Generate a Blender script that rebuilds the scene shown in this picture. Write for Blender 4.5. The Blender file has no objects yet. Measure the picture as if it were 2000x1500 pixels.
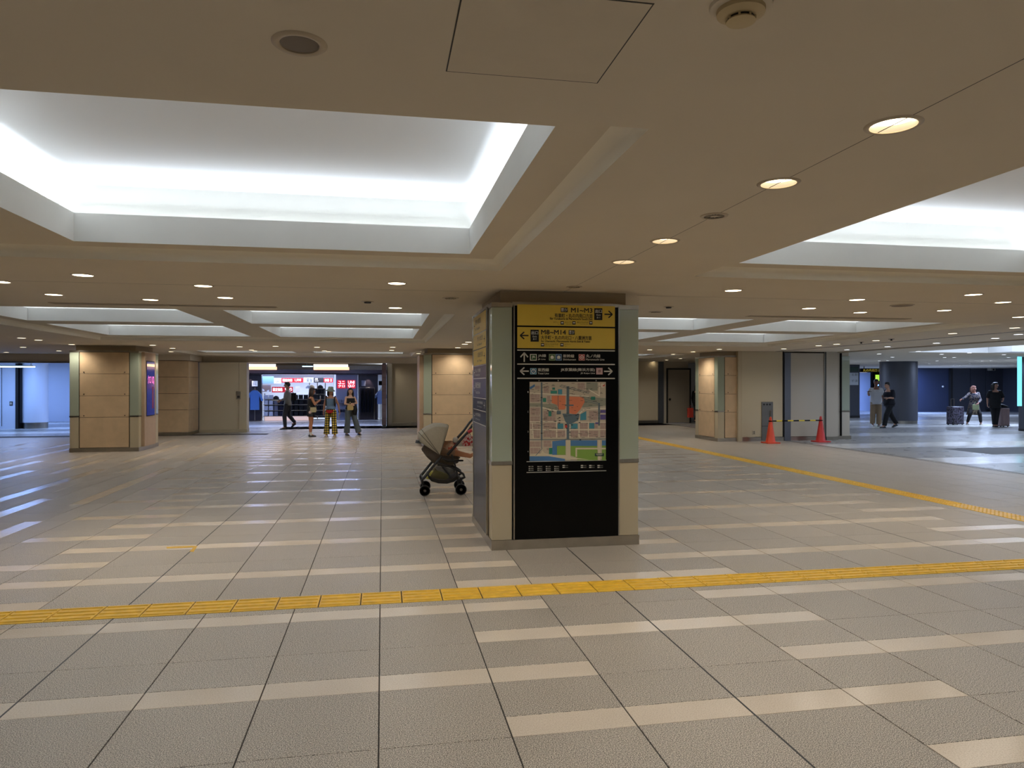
import bpy, bmesh, math, random
from mathutils import Vector, Matrix
C = bpy.context.scene.collection
# ------------------------------------------------------------ camera, world, exposure
PSI = math.radians(10.34); CS, SN = math.cos(PSI), math.sin(PSI)
HC = 1.61; FPX = 1387.0
cd = bpy.data.cameras.new('camera'); cam = bpy.data.objects.new('camera', cd); C.objects.link(cam)
cam.location = (0, 0, HC); cam.rotation_euler = (math.radians(90), 0, -PSI)
cd.sensor_width = 36; cd.lens = FPX / 2000 * 36; cd.clip_start = 0.05; cd.clip_end = 200
bpy.context.scene.camera = cam
w = bpy.data.worlds.new('world'); bpy.context.scene.world = w; w.use_nodes = True
w.node_tree.nodes['Background'].inputs[0].default_value = (0.9, 0.8, 0.65, 1)
w.node_tree.nodes['Background'].inputs[1].default_value = 0.4
vs = bpy.context.scene.view_settings
vs.view_transform = 'Standard'; vs.look = 'None'; vs.gamma = 1; vs.use_curve_mapping = False
vs.exposure = 0.27
bpy.context.scene.cycles.max_bounces = 8
bpy.context.scene.cycles.diffuse_bounces = 4
bpy.context.scene.cycles.sample_clamp_indirect = 4
WELL_P = 18.5        # watts of each trough tube
WELL_C = (0.84, 0.92, 1.0)
DOWN_P = 28.0        # watts of each lit downlight
WARM = (1.0, 0.92, 0.80)
COOL = (0.52, 0.67, 1.0)

def area(name, loc, rot, sx, sy, power, col, spread=None, parent=None):
    l = bpy.data.lights.new(name, 'AREA'); l.shape = 'RECTANGLE'; l.size = sx; l.size_y = sy
    l.energy = power; l.color = col
    if spread: l.spread = math.radians(spread)
    o = bpy.data.objects.new(name, l); C.objects.link(o); o.location = loc; o.rotation_euler = rot
    return o
def spot(name, loc, power, col, angle=150, blend=0.8, r=0.07):
    l = bpy.data.lights.new(name, 'SPOT'); l.energy = power; l.color = col
    l.spot_size = math.radians(angle); l.spot_blend = blend; l.shadow_soft_size = r
    o = bpy.data.objects.new(name, l); C.objects.link(o); o.location = loc
    return o

# ------------------------------------------------------------ pixel -> world helpers
def ray(u, v):
    xc = (u - 1000) / FPX; yc = (750 - v) / FPX
    return (SN + CS * xc, CS - SN * xc, yc)
def onZ(u, v, z):
    d = ray(u, v); t = (z - HC) / d[2]; return (d[0] * t, d[1] * t, z)
def onY(u, v, y):
    d = ray(u, v); t = y / d[1]; return (d[0] * t, y, HC + d[2] * t)
def onX(u, v, x):
    d = ray(u, v); t = x / d[0]; return (x, d[1] * t, HC + d[2] * t)
def proj(x, y, z):
    Z = y * CS + x * SN
    if Z < 0.05: return None
    return (1000 + FPX * (x * CS - y * SN) / Z, 750 - FPX * (z - HC) / Z)

# ------------------------------------------------------------ materials
def lin(c):
    return tuple(((v / 255) / 12.92 if v / 255 <= .04045 else ((v / 255 + .055) / 1.055) ** 2.4) for v in c)
MATS = {}
def mat(name, rgb, rough=.6, metal=0, noise=None, bump=0, emit=None, es=0, spec=.5, coat=0):
    """noise = (scale, amount): brightness speckle of the surface itself"""
    if name in MATS: return MATS[name]
    m = bpy.data.materials.new(name); m.use_nodes = True; MATS[name] = m
    nt = m.node_tree; b = nt.nodes['Principled BSDF']
    col = lin(rgb) + (1,)
    b.inputs['Base Color'].default_value = col
    b.inputs['Roughness'].default_value = rough; b.inputs['Metallic'].default_value = metal
    b.inputs['Specular IOR Level'].default_value = spec
    if coat: b.inputs['Coat Weight'].default_value = coat
    if emit:
        b.inputs['Emission Color'].default_value = lin(emit) + (1,); b.inputs['Emission Strength'].default_value = es
    if noise or bump:
        g = nt.nodes.new('ShaderNodeNewGeometry'); n = nt.nodes.new('ShaderNodeTexNoise')
        sc, am = noise if noise else (60, 0)
        n.inputs['Scale'].default_value = sc; n.inputs['Detail'].default_value = 3
        nt.links.new(g.outputs['Position'], n.inputs['Vector'])
        if am:
            mr = nt.nodes.new('ShaderNodeMapRange')
            mr.inputs[1].default_value = .3; mr.inputs[2].default_value = .7
            mr.inputs[3].default_value = 1 - am; mr.inputs[4].default_value = 1 + am
            nt.links.new(n.outputs['Fac'], mr.inputs[0])
            mx = nt.nodes.new('ShaderNodeVectorMath'); mx.operation = 'SCALE'
            mx.inputs[0].default_value = col[:3]
            nt.links.new(mr.outputs[0], mx.inputs['Scale']); nt.links.new(mx.outputs[0], b.inputs['Base Color'])
        if bump:
            bp = nt.nodes.new('ShaderNodeBump'); bp.inputs['Strength'].default_value = bump; bp.inputs['Distance'].default_value = .002
            nt.links.new(n.outputs['Fac'], bp.inputs['Height']); nt.links.new(bp.outputs[0], b.inputs['Normal'])
    return m
def granite(name, base, dark, light, rough, cell=.08, fleck=.5, scale=330):
    m = bpy.data.materials.new(name); m.use_nodes = True; nt = m.node_tree; b = nt.nodes['Principled BSDF']; L = nt.links
    g = nt.nodes.new('ShaderNodeNewGeometry')
    n = nt.nodes.new('ShaderNodeTexNoise'); n.inputs['Scale'].default_value = scale; n.inputs['Detail'].default_value = 5; n.inputs['Roughness'].default_value = .8
    L.new(g.outputs['Position'], n.inputs['Vector'])
    r = nt.nodes.new('ShaderNodeValToRGB'); r.color_ramp.interpolation = 'LINEAR'
    e = r.color_ramp.elements; e[0].position = .5 - fleck * .22; e[0].color = lin(dark) + (1,)
    e[1].position = .5 + fleck * .3; e[1].color = lin(light) + (1,)
    k = e.new(.5); k.color = lin(base) + (1,)
    L.new(n.outputs['Fac'], r.inputs[0])
    # slab to slab tone and slow stains
    sp = nt.nodes.new('ShaderNodeVectorMath'); sp.operation = 'SNAP'; sp.inputs[1].default_value = (.6, .2, 9)
    of = nt.nodes.new('ShaderNodeVectorMath'); of.operation = 'ADD'; of.inputs[1].default_value = (30.017, 30.015, 5)
    L.new(g.outputs['Position'], of.inputs[0]); L.new(of.outputs[0], sp.inputs[0])
    wn = nt.nodes.new('ShaderNodeTexWhiteNoise'); L.new(sp.outputs[0], wn.inputs['Vector'])
    n2 = nt.nodes.new('ShaderNodeTexNoise'); n2.inputs['Scale'].default_value = 3; n2.inputs['Detail'].default_value = 4
    L.new(g.outputs['Position'], n2.inputs['Vector'])
    oi = nt.nodes.new('ShaderNodeObjectInfo')
    a1 = nt.nodes.new('ShaderNodeMath'); a1.operation = 'MULTIPLY_ADD'; a1.inputs[1].default_value = cell; a1.inputs[2].default_value = 1 - cell / 2
    L.new(oi.outputs['Random'], a1.inputs[0])
    a2 = nt.nodes.new('ShaderNodeMath'); a2.operation = 'MULTIPLY_ADD'; a2.inputs[1].default_value = .16; a2.inputs[2].default_value = .92
    L.new(n2.outputs['Fac'], a2.inputs[0])
    a3 = nt.nodes.new('ShaderNodeMath'); a3.operation = 'MULTIPLY'; L.new(a1.outputs[0], a3.inputs[0]); L.new(a2.outputs[0], a3.inputs[1])
    mx = nt.nodes.new('ShaderNodeVectorMath'); mx.operation = 'SCALE'
    L.new(r.outputs[0], mx.inputs[0]); L.new(a3.outputs[0], mx.inputs['Scale']); L.new(mx.outputs[0], b.inputs['Base Color'])
    ra = nt.nodes.new('ShaderNodeMath'); ra.operation = 'MULTIPLY_ADD'; ra.inputs[1].default_value = .2; ra.inputs[2].default_value = rough - .1
    L.new(n2.outputs['Fac'], ra.inputs[0]); L.new(ra.outputs[0], b.inputs['Roughness'])
    return m
def plaid(name):
    m = bpy.data.materials.new(name); m.use_nodes = True; nt = m.node_tree; b = nt.nodes['Principled BSDF']; L = nt.links
    tc = nt.nodes.new('ShaderNodeTexCoord'); s = nt.nodes.new('ShaderNodeSeparateXYZ'); L.new(tc.outputs['Object'], s.inputs[0])
    def band(sock, f, th):
        a = nt.nodes.new('ShaderNodeMath'); a.operation = 'MULTIPLY'; a.inputs[1].default_value = f; L.new(sock, a.inputs[0])
        c = nt.nodes.new('ShaderNodeMath'); c.operation = 'FRACT'; L.new(a.outputs[0], c.inputs[0])
        d = nt.nodes.new('ShaderNodeMath'); d.operation = 'GREATER_THAN'; d.inputs[1].default_value = th; L.new(c.outputs[0], d.inputs[0]); return d
    x = band(s.outputs[0], 17, .5); z = band(s.outputs[2], 14, .5)
    ad = nt.nodes.new('ShaderNodeMath'); ad.operation = 'ADD'; L.new(x.outputs[0], ad.inputs[0]); L.new(z.outputs[0], ad.inputs[1])
    dv = nt.nodes.new('ShaderNodeMath'); dv.operation = 'MULTIPLY'; dv.inputs[1].default_value = .5; L.new(ad.outputs[0], dv.inputs[0])
    r = nt.nodes.new('ShaderNodeValToRGB'); e = r.color_ramp.elements; r.color_ramp.interpolation = 'CONSTANT'
    e[0].color = lin((225, 190, 70)) + (1,); e[1].position = .8; e[1].color = lin((20, 18, 14)) + (1,)
    k = e.new(.4); k.color = lin((95, 85, 35)) + (1,)
    L.new(dv.outputs[0], r.inputs[0]); L.new(r.outputs[0], b.inputs['Base Color']); b.inputs['Roughness'].default_value = .9
    return m
def pattern(name, cols, scale, rough=.8):
    m = bpy.data.materials.new(name); m.use_nodes = True; nt = m.node_tree; b = nt.nodes['Principled BSDF']; L = nt.links
    tc = nt.nodes.new('ShaderNodeTexCoord'); n = nt.nodes.new('ShaderNodeTexNoise'); n.inputs['Scale'].default_value = scale; n.inputs['Detail'].default_value = 1
    L.new(tc.outputs['Object'], n.inputs['Vector'])
    r = nt.nodes.new('ShaderNodeValToRGB'); r.color_ramp.interpolation = 'CONSTANT'; e = r.color_ramp.elements
    e[0].color = lin(cols[0]) + (1,); e[1].color = lin(cols[-1]) + (1,); e[1].position = .60
    for i, c in enumerate(cols[1:-1]):
        k = e.new(.42 + .18 * i / max(1, len(cols) - 2)); k.color = lin(c) + (1,)
    L.new(n.outputs['Fac'], r.inputs[0]); L.new(r.outputs[0], b.inputs['Base Color']); b.inputs['Roughness'].default_value = rough
    return m

# ------------------------------------------------------------ mesh builder
ORG = {}
class MB:
    def __init__(s): s.v = []; s.f = []
    def add(s, vs_, fs_):
        o = len(s.v); s.v += [tuple(p) for p in vs_]; s.f += [tuple(i + o for i in f) for f in fs_]; return s
    def box(s, x0, x1, y0, y1, z0, z1):
        return s.add([(x0, y0, z0), (x1, y0, z0), (x1, y1, z0), (x0, y1, z0), (x0, y0, z1), (x1, y0, z1), (x1, y1, z1), (x0, y1, z1)],
                     [(0, 3, 2, 1), (4, 5, 6, 7), (0, 1, 5, 4), (1, 2, 6, 5), (2, 3, 7, 6), (3, 0, 4, 7)])
    def cbox(s, x0, x1, y0, y1, z0, z1, c=.004):
        """box with chamfered vertical and top edges"""
        pts = [(x0 + c, y0), (x1 - c, y0), (x1, y0 + c), (x1, y1 - c), (x1 - c, y1), (x0 + c, y1), (x0, y1 - c), (x0, y0 + c)]
        ins = lambda k: [(min(max(x, x0 + k), x1 - k), min(max(y, y0 + k), y1 - k)) for x, y in pts]
        rings = [[(x, y, z0) for x, y in pts], [(x, y, z1 - c) for x, y in pts], [(x, y, z1) for x, y in ins(c)]]
        return s.loftp(rings)
    def loftp(s, rings, cap=True, closed=True):
        n = len(rings[0]); vs_ = [p for r in rings for p in r]; fs_ = []
        for i in range(len(rings) - 1):
            for j in range(n if closed else n - 1):
                k = (j + 1) % n
                fs_.append((i * n + j, i * n + k, (i + 1) * n + k, (i + 1) * n + j))
        if cap: fs_ += [tuple(reversed(range(n))), tuple(range((len(rings) - 1) * n, len(rings) * n))]
        return s.add(vs_, fs_)
    def lathe(s, prof, c=(0, 0, 0), n=24, axis='z'):
        rings = []
        for r, h in prof:
            ring = []
            for i in range(n):
                a = 2 * math.pi * i / n; x, y = r * math.cos(a), r * math.sin(a)
                p = (x, y, h) if axis == 'z' else ((h, x, y) if axis == 'x' else (y, h, x))
                ring.append((c[0] + p[0], c[1] + p[1], c[2] + p[2]))
            rings.append(ring)
        return s.loftp(rings, cap=True)
    def tube(s, pts, rs, n=8, e=(1, 1)):
        pts = [Vector(p) for p in pts]
        if not hasattr(rs, '__len__'): rs = [rs] * len(pts)
        rings = []; up = None
        for i, p in enumerate(pts):
            a = pts[max(0, i - 1)]; b = pts[min(len(pts) - 1, i + 1)]; d = (b - a).normalized()
            if up is None:
                up = Vector((0, 0, 1)) if abs(d.z) < .9 else Vector((0, 1, 0))
            x = up.cross(d).normalized(); y = d.cross(x); up = y
            rings.append([tuple(p + x * (rs[i] * e[0] * math.cos(t)) + y * (rs[i] * e[1] * math.sin(t))) for t in [2 * math.pi * k / n for k in range(n)]])
        return s.loftp(rings)
    def cone(s, a, b, ra, rb, n=12):
        """capsule whose radius changes from ra to rb, round at both ends"""
        a = Vector(a); b = Vector(b); d = (b - a)
        if d.length < 1e-6: d = Vector((0, 0, 1e-4))
        d.normalize()
        pts = []; rs = []
        for k in (0, 1, 2): t = math.pi / 2 * (k + .25) / 3.; pts.append(a - d * ra * math.cos(t)); rs.append(ra * math.sin(t))
        pts.append(a); rs.append(ra); pts.append(b); rs.append(rb)
        for k in (2, 1, 0): t = math.pi / 2 * (k + .25) / 3.; pts.append(b + d * rb * math.cos(t)); rs.append(rb * math.sin(t))
        return s.tube(pts, rs, n)
    def ell(s, c, r, n=16, m=10, rot=None):
        rings = []
        for i in range(m + 1):
            t = math.pi * (i + .02) / (m + .04)
            ring = []
            for j in range(n):
                a = 2 * math.pi * j / n
                p = Vector((r[0] * math.sin(t) * math.cos(a), r[1] * math.sin(t) * math.sin(a), -r[2] * math.cos(t)))
                if rot: p = rot @ p
                ring.append((c[0] + p.x, c[1] + p.y, c[2] + p.z))
            rings.append(ring)
        return s.loftp(rings)
    def rings(s, rr, n=20, p=2.3):
        """body-like loft: (centre, half width, half depth, yaw, pitch)"""
        out = []
        for c, hw, hd, yaw, pit in rr:
            M = Matrix.Rotation(yaw, 3, 'Z') @ Matrix.Rotation(-pit, 3, 'X'); ring = []
            for j in range(n):
                a = 2 * math.pi * j / n; ca, sa = math.cos(a), math.sin(a)
                q = M @ Vector((hw * math.copysign(abs(ca) ** (2 / p), ca), hd * math.copysign(abs(sa) ** (2 / p), sa), 0))
                ring.append((c[0] + q.x, c[1] + q.y, c[2] + q.z))
            out.append(ring)
        return s.loftp(out)
    def poly(s, pts):
        return s.add(pts, [tuple(range(len(pts)))])
    def build(s, name, m, parent=None, smooth=False, local=False):
        me = bpy.data.meshes.new(name)
        o0 = (0, 0, 0) if (local or parent is None) else ORG.get(parent.name, (0, 0, 0))
        me.from_pydata([(x - o0[0], y - o0[1], z - o0[2]) for x, y, z in s.v], [], s.f)
        me.update()
        if m: me.materials.append(m)
        if smooth:
            me.polygons.foreach_set('use_smooth', [True] * len(me.polygons))
            try: me.set_sharp_from_angle(angle=math.radians(40))
            except Exception: pass
        o = bpy.data.objects.new(name, me); C.objects.link(o)
        if parent: o.parent = parent
        ORG[o.name] = o0
        return o
def tag(o, label=None, cat=None, group=None, kind=None):
    if label: o['label'] = label
    if cat: o['category'] = cat
    if group: o['group'] = group
    if kind: o['kind'] = kind
    return o
def thing(name, loc, label, cat, group=None, rz=0):
    o = bpy.data.objects.new(name, None); C.objects.link(o); o.location = loc; o.rotation_euler = (0, 0, rz)
    o.empty_display_size = .1
    ORG[o.name] = tuple(loc) if rz == 0 else (0, 0, 0)
    return tag(o, label, cat, group)
def struct(mb, name, m, **k):
    o = mb.build(name, m, **k); o['kind'] = 'structure'; return o
def copytree(o, parent=None):
    c = o.copy(); C.objects.link(c); c.parent = parent
    ORG[c.name] = ORG.get(o.name, (0, 0, 0))
    for ch in list(o.children): copytree(ch, c)
    return c
# text
_TC = {}
def text_geo(s):
    if s in _TC: return _TC[s]
    cu = bpy.data.curves.new('t', 'FONT'); cu.body = s; cu.size = 1; cu.resolution_u = 3
    o = bpy.data.objects.new('t', cu); C.objects.link(o); bpy.context.view_layer.update()
    me = bpy.data.meshes.new_from_object(o.evaluated_get(bpy.context.evaluated_depsgraph_get()))
    vs_ = [(v.co.x, v.co.y) for v in me.vertices]; fs_ = [tuple(p.vertices) for p in me.polygons]
    bpy.data.objects.remove(o); bpy.data.meshes.remove(me); bpy.data.curves.remove(cu)
    if not vs_: vs_ = [(0, 0), (1, 0), (1, 1)]; fs_ = [(0, 1, 2)]
    xs = [p[0] for p in vs_]; ys = [p[1] for p in vs_]
    x0, x1, y0, y1 = min(xs), max(xs), min(ys), max(ys)
    vs_ = [((x - x0) / (x1 - x0), (y - y0) / (y1 - y0)) for x, y in vs_]
    _TC[s] = (vs_, fs_); return _TC[s]
def text_on(mb, s, f, a, b, bold=0):
    """s fitted to the box a..b (2-D plane coordinates); f maps plane coordinates to the world"""
    vs_, fs_ = text_geo(s)
    offs = [(0, 0)] if not bold else [(0, 0), (bold, 0), (0, bold), (bold, bold)]
    nn = (Vector(f(1, 0)) - Vector(f(0, 0))).cross(Vector(f(0, 1)) - Vector(f(0, 0))).normalized()
    for i, (dx, dy) in enumerate(offs):
        mb.add([tuple(Vector(f(a[0] + x * (b[0] - a[0]) + dx, a[1] + y * (b[1] - a[1]) + dy)) + nn * (.00015 * i)) for x, y in vs_], fs_)
def arrow2(mb, f, c, L, ang, t):
    """open arrow with a straight shaft, in plane coordinates"""
    def seg(p, q, w):
        dx, dy = q[0] - p[0], q[1] - p[1]; l = math.hypot(dx, dy); nx, ny = -dy / l * w / 2, dx / l * w / 2
        mb.poly([f(p[0] + nx, p[1] + ny), f(p[0] - nx, p[1] - ny), f(q[0] - nx, q[1] - ny), f(q[0] + nx, q[1] + ny)])
    ca, sa = math.cos(ang), math.sin(ang)
    R = lambda x, y: (c[0] + x * ca - y * sa, c[1] + x * sa + y * ca)
    seg(R(-L / 2, 0), R(L / 2 - t * .6, 0), t)
    seg(R(L / 2, 0), R(L * .02, L * .42), t); seg(R(L / 2, 0), R(L * .02, -L * .42), t)
    mb.poly([f(*R(L / 2 + t * .35, 0)), f(*R(L / 2 - t * .5, t * .6)), f(*R(L / 2 - t * 1.1, 0)), f(*R(L / 2 - t * .5, -t * .6))])
def flip(mb): mb.f = [tuple(reversed(f)) for f in mb.f]; return mb

# ------------------------------------------------------------ materials in use
M_ceil = mat('ceiling_paint', (206, 194, 174), .85, noise=(2.0, .015))
M_well = mat('well_white_paint', (232, 231, 226), .8, noise=(3, .02))
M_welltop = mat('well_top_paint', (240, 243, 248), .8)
M_slab = granite('granite_slab_stone', (160, 148, 134), (64, 56, 50), (232, 222, 206), .42, fleck=.26, scale=200)
M_strip = granite('light_strip_stone', (218, 203, 184), (184, 166, 146), (232, 220, 204), .20, cell=.1, fleck=.7, scale=160)
M_hall = granite('hall_floor_stone', (150, 148, 144), (110, 108, 106), (184, 182, 178), .3, fleck=.8)
M_halls = granite('hall_light_stone', (215, 212, 205), (190, 186, 180), (230, 228, 224), .2, fleck=.8)
M_dmat = mat('dark_floor_inlay', (62, 62, 66), .6, noise=(120, .15))
M_grout = mat('dark_grout', (52, 46, 40), .9)
M_steel = mat('brushed_steel', (165, 160, 150), .28, 1, noise=(30, .05))
M_steel2 = mat('plinth_steel', (175, 168, 155), .3, 1, noise=(8, .08))
M_black = mat('black_panel', (4, 4, 4), .3, spec=.12)
M_dark = mat('dark_trim', (28, 26, 24), .5)
M_glass = mat('backpainted_green_glass', (164, 172, 154), .08, spec=.5, coat=.2)
M_khaki = mat('khaki_enamel_panel', (186, 172, 144), .45)
M_stone = mat('beige_stone', (204, 176, 140), .5, noise=(5, .07))
M_stone2 = mat('pinkish_stone', (176, 150, 124), .45, noise=(7, .04))
M_wall = mat('khaki_wall_panel', (204, 190, 162), .55)
M_wallg = mat('grey_wall_panel', (184, 176, 160), .5)
M_yel = mat('tactile_yellow', (226, 178, 46), .38, noise=(14, .12), bump=.1)
M_sy = mat('sign_yellow', (214, 182, 66), .5)
M_sw = mat('sign_white', (225, 222, 210), .5)
M_sk = mat('sign_black_print', (14, 13, 12), .6)
M_bluewall = mat('corridor_white_wall', (205, 212, 225), .4)
M_navy = mat('dark_slate_wall', (64, 66, 74), .45)
M_lens = mat('lamp_warm_lens', (255, 240, 210), .4, emit=(255, 236, 200), es=5)
M_lensc = mat('lamp_cool_lens', (240, 245, 255), .4, emit=(232, 240, 255), es=6)
M_ring = mat('lamp_trim_ring', (176, 160, 136), .35)
M_refl = mat('lamp_reflector', (205, 196, 186), .22, .35)

# ============================================================ CEILING
HCL = 2.53; HS = 2.61
cuts = []   # (x0,x1,y0,y1) of coffers, ceiling plane
XL = (-5.785, .946); XR = (2.62, 9.35)
WX = {'L': [(-5.485, -2.715), (-2.125, .66)], 'R': [(2.90, 5.67), (6.26, 9.03)]}
COF = []
for side, xr in (('L', XL), ('R', XR)):
    COF.append((xr, (2.43, 5.70), WX[side], [(2.68, 5.44)]))
    COF.append((xr, (9.34, 16.1), WX[side], [(9.60, 12.34), (12.98, 15.72)]))
    COF.append((xr, (20.77, 24.04), WX[side], [(21.03, 23.79)]))
    COF.append((xr, (-4.5, -1.2), WX[side], [(-4.24, -1.46)]))
ceiling = thing('ceiling', (0, 0, 0), None, None); ceiling['kind'] = 'structure'
SQ = []  # downlight holes (cx, cy, r)
near_lamps = [(1731, 243, 1), (1509, 357, 1), (1292, 470, 1), (1214, 511, 1), (1385, 421, 0), (1119, 560, 0), (585, 85, 2)]
for u, v, k in near_lamps:
    p = onZ(u, v, HCL)
    x = 1.785 if k < 2 else p[0]
    SQ.append((x, p[1], {1: .078, 0: .055, 2: .052}[k], k))
holes = [(a[0], a[1], b[0], b[1]) for a, b, _, _ in COF]
RW = (14.9, 21.0, 12.3, 18.1)
holes.append((14.9, 21.0, 12.3, 18.1))
sq = [(x - .1, x + .1, y - .1, y + .1) for x, y, r, k in SQ]
def grid_plane(mb, X0, X1, Y0, Y1, z, holes_, down=True):
    xs = sorted({X0, X1} | {h[i] for h in holes_ for i in (0, 1) if X0 < h[i] < X1})
    ys = sorted({Y0, Y1} | {h[i] for h in holes_ for i in (2, 3) if Y0 < h[i] < Y1})
    for i in range(len(xs) - 1):
        for j in range(len(ys) - 1):
            cx, cy = (xs[i] + xs[i + 1]) / 2, (ys[j] + ys[j + 1]) / 2
            if any(h[0] < cx < h[1] and h[2] < cy < h[3] for h in holes_): continue
            p = [(xs[i], ys[j], z), (xs[i], ys[j + 1], z), (xs[i + 1], ys[j + 1], z), (xs[i + 1], ys[j], z)]
            mb.poly(p if down else p[::-1])
mb = MB(); grid_plane(mb, -30, 40, -9, 45, HCL, holes + sq)
for (x, y, r, k) in SQ:      # plaster around each round cut-out
    n = 32; ci = []; sqp = []
    for i in range(n):
        a = 2 * math.pi * i / n; c, s_ = math.cos(a), math.sin(a); m_ = .1 / max(abs(c), abs(s_))
        ci.append((x + r * c, y + r * s_, HCL)); sqp.append((x + m_ * c, y + m_ * s_, HCL))
    mb.loftp([sqp, ci], cap=False)
mb.build('ceiling_board', M_ceil, ceiling)
PROF = [(0, 0), (.002, .022), (.010, .044), (.026, .062), (.048, .074), (.075, .08)]
def rect(x0, x1, y0, y1, i, z): return [(x0 + i, y0 + i, z), (x1 - i, y0 + i, z), (x1 - i, y1 - i, z), (x0 + i, y1 - i, z)]
for (xr, yr, wx, wy) in COF:
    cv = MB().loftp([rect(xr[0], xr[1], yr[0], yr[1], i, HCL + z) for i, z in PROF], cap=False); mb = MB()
    wl = [(a[0], a[1], b[0], b[1]) for a in wx for b in wy]
    grid_plane(mb, xr[0] + .075, xr[1] - .075, yr[0] + .075, yr[1] - .075, HS, wl)
    cof = mb.build('coffer', M_ceil, ceiling); cv.build('cove', mat('cove_lit_tone', (232, 224, 206), .7), cof, smooth=True)  # cove coloured lighter than the ceiling, standing in for light it catches
    for (x0, x1, y0, y1) in wl:
        S = .16
        mb = MB()
        mb.loftp([rect(x0, x1, y0, y1, 0, HS), rect(x0, x1, y0, y1, 0, HS + .2), rect(x0, x1, y0, y1, -.02, HS + .2), rect(x0, x1, y0, y1, -.02, HS + .04),
                  rect(x0, x1, y0, y1, -S, HS + .04), rect(x0, x1, y0, y1, -S, HS + .44)], cap=False)
        mb.build('light_well', M_well, cof)
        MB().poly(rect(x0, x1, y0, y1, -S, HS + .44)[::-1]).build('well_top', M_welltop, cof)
        if y1 < -1.2: continue
        P = WELL_P
        cx, cy = (x0 + x1) / 2, (y0 + y1) / 2; zz = HS + .175; q = .08; tl = math.radians(58)
        for (lx, ly, sx, sy, ra, rb) in ((cx, y0 - q, x1 - x0, .06, -tl, 0), (cx, y1 + q, x1 - x0, .06, tl, 0), (x0 - q, cy, .06, y1 - y0, 0, -tl), (x1 + q, cy, .06, y1 - y0, 0, tl)):
            area('well_lamp', (lx, ly, zz), (math.pi + ra, rb, 0), sx, sy, P, WELL_C)
# wells behind the viewer: one unseen broad panel each, added for light
for (xr, yr, wx, wy) in COF:
    if yr[0] > 0: continue
    for a in wx:
        area('well_lamp', ((a[0] + a[1]) / 2, -2.85, HS + .38), (0, 0, 0), a[1] - a[0] - .2, 2.4, WELL_P * 2.2, WELL_C)
# the big well of the side hall
x0, x1, y0, y1 = RW
mb = MB(); mb.loftp([rect(x0, x1, y0, y1, 0, HCL), rect(x0, x1, y0, y1, 0, HCL + .42)], cap=False); mb.poly(rect(x0, x1, y0, y1, 0, HCL + .42)[::-1])
mb.box(17.6, 18.9, 17.3, 18.09, HCL - .0, HCL + .4)
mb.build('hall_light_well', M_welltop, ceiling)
area('well_lamp', (18, 15.2, HCL + .40), (0, 0, 0), 5.6, 5.2, 160, (.75, .86, 1.0))
# recessed joints, hairline joints, slot diffusers (trim)
def bar(name, x0, x1, y0, y1, z0, z1, m, label=None):
    return struct(MB().box(x0, x1, y0, y1, z0, z1), name, m)
bar('trim_1', 1.7835, 1.7865, .3, 6.9, HCL - .0006, HCL + .001, M_dark)
bar('trim_2', -5.8, .98, 7.02, 7.024, HCL - .0006, HCL + .001, M_grout)
bar('trim_3', 2.6, 9.6, 7.02, 7.024, HCL - .0006, HCL + .001, M_grout)
bar('trim_4', 10.93, 10.99, 5, 21, HCL - .004, HCL + .001, M_dark)
bar('trim_5', 13.0, 13.07, 5, 21, HCL - .012, HCL + .001, M_dark)
bar('trim_6', 12.86, 13.0, 5, 21, HCL - .03, HCL + .001, M_wallg)
for i, (x0, x1) in enumerate(((-3.7, -2.48), (-2.46, -1.24), (4.85, 6.06), (6.08, 7.3))):
    t = thing('slot_diffuser', ((x0 + x1) / 2, 8.86, HCL), ['long dark air slot in the ceiling, first from the free-standing pillar 2' , ][0] if 0 else
              ['thin dark ceiling air slot, far half of the pair over the stone-clad pillar', 'thin dark ceiling air slot, half nearer the map pillar, over the shop side',
               'thin dark ceiling air slot between map pillar and traffic cones, nearer the map pillar', 'thin dark ceiling air slot towards the dark side hall, farther from the map pillar'][i], 'air vent', 'slot diffusers in the ceiling')
    mb = MB(); mb.box(x0, x1, 8.79, 8.80, HCL - .006, HCL); mb.box(x0, x1, 8.92, 8.93, HCL - .006, HCL); mb.box(x0, x1, 8.855, 8.865, HCL - .006, HCL)
    mb.box(x0, x0 + .01, 8.79, 8.93, HCL - .006, HCL); mb.box(x1 - .01, x1, 8.79, 8.93, HCL - .006, HCL); mb.build('frame', M_ceil, t)
    MB().box(x0 + .01, x1 - .01, 8.80, 8.92, HCL - .002, HCL).build('slot', M_dark, t)
t = thing('access_hatch', (.415, 1.86, HCL), 'square flush ceiling access panel with thin dark outline', 'hatch')
MB().box(.183, .647, 1.627, 2.089, HCL - .0012, HCL).build('frame', M_dark, t)
MB().box(.187, .643, 1.631, 2.085, HCL - .0016, HCL).build('panel', M_ceil, t)
t.children[1].data.materials[0] = mat('ceiling_paint_hatch', (202, 190, 170), .85, noise=(9, .03))

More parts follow.
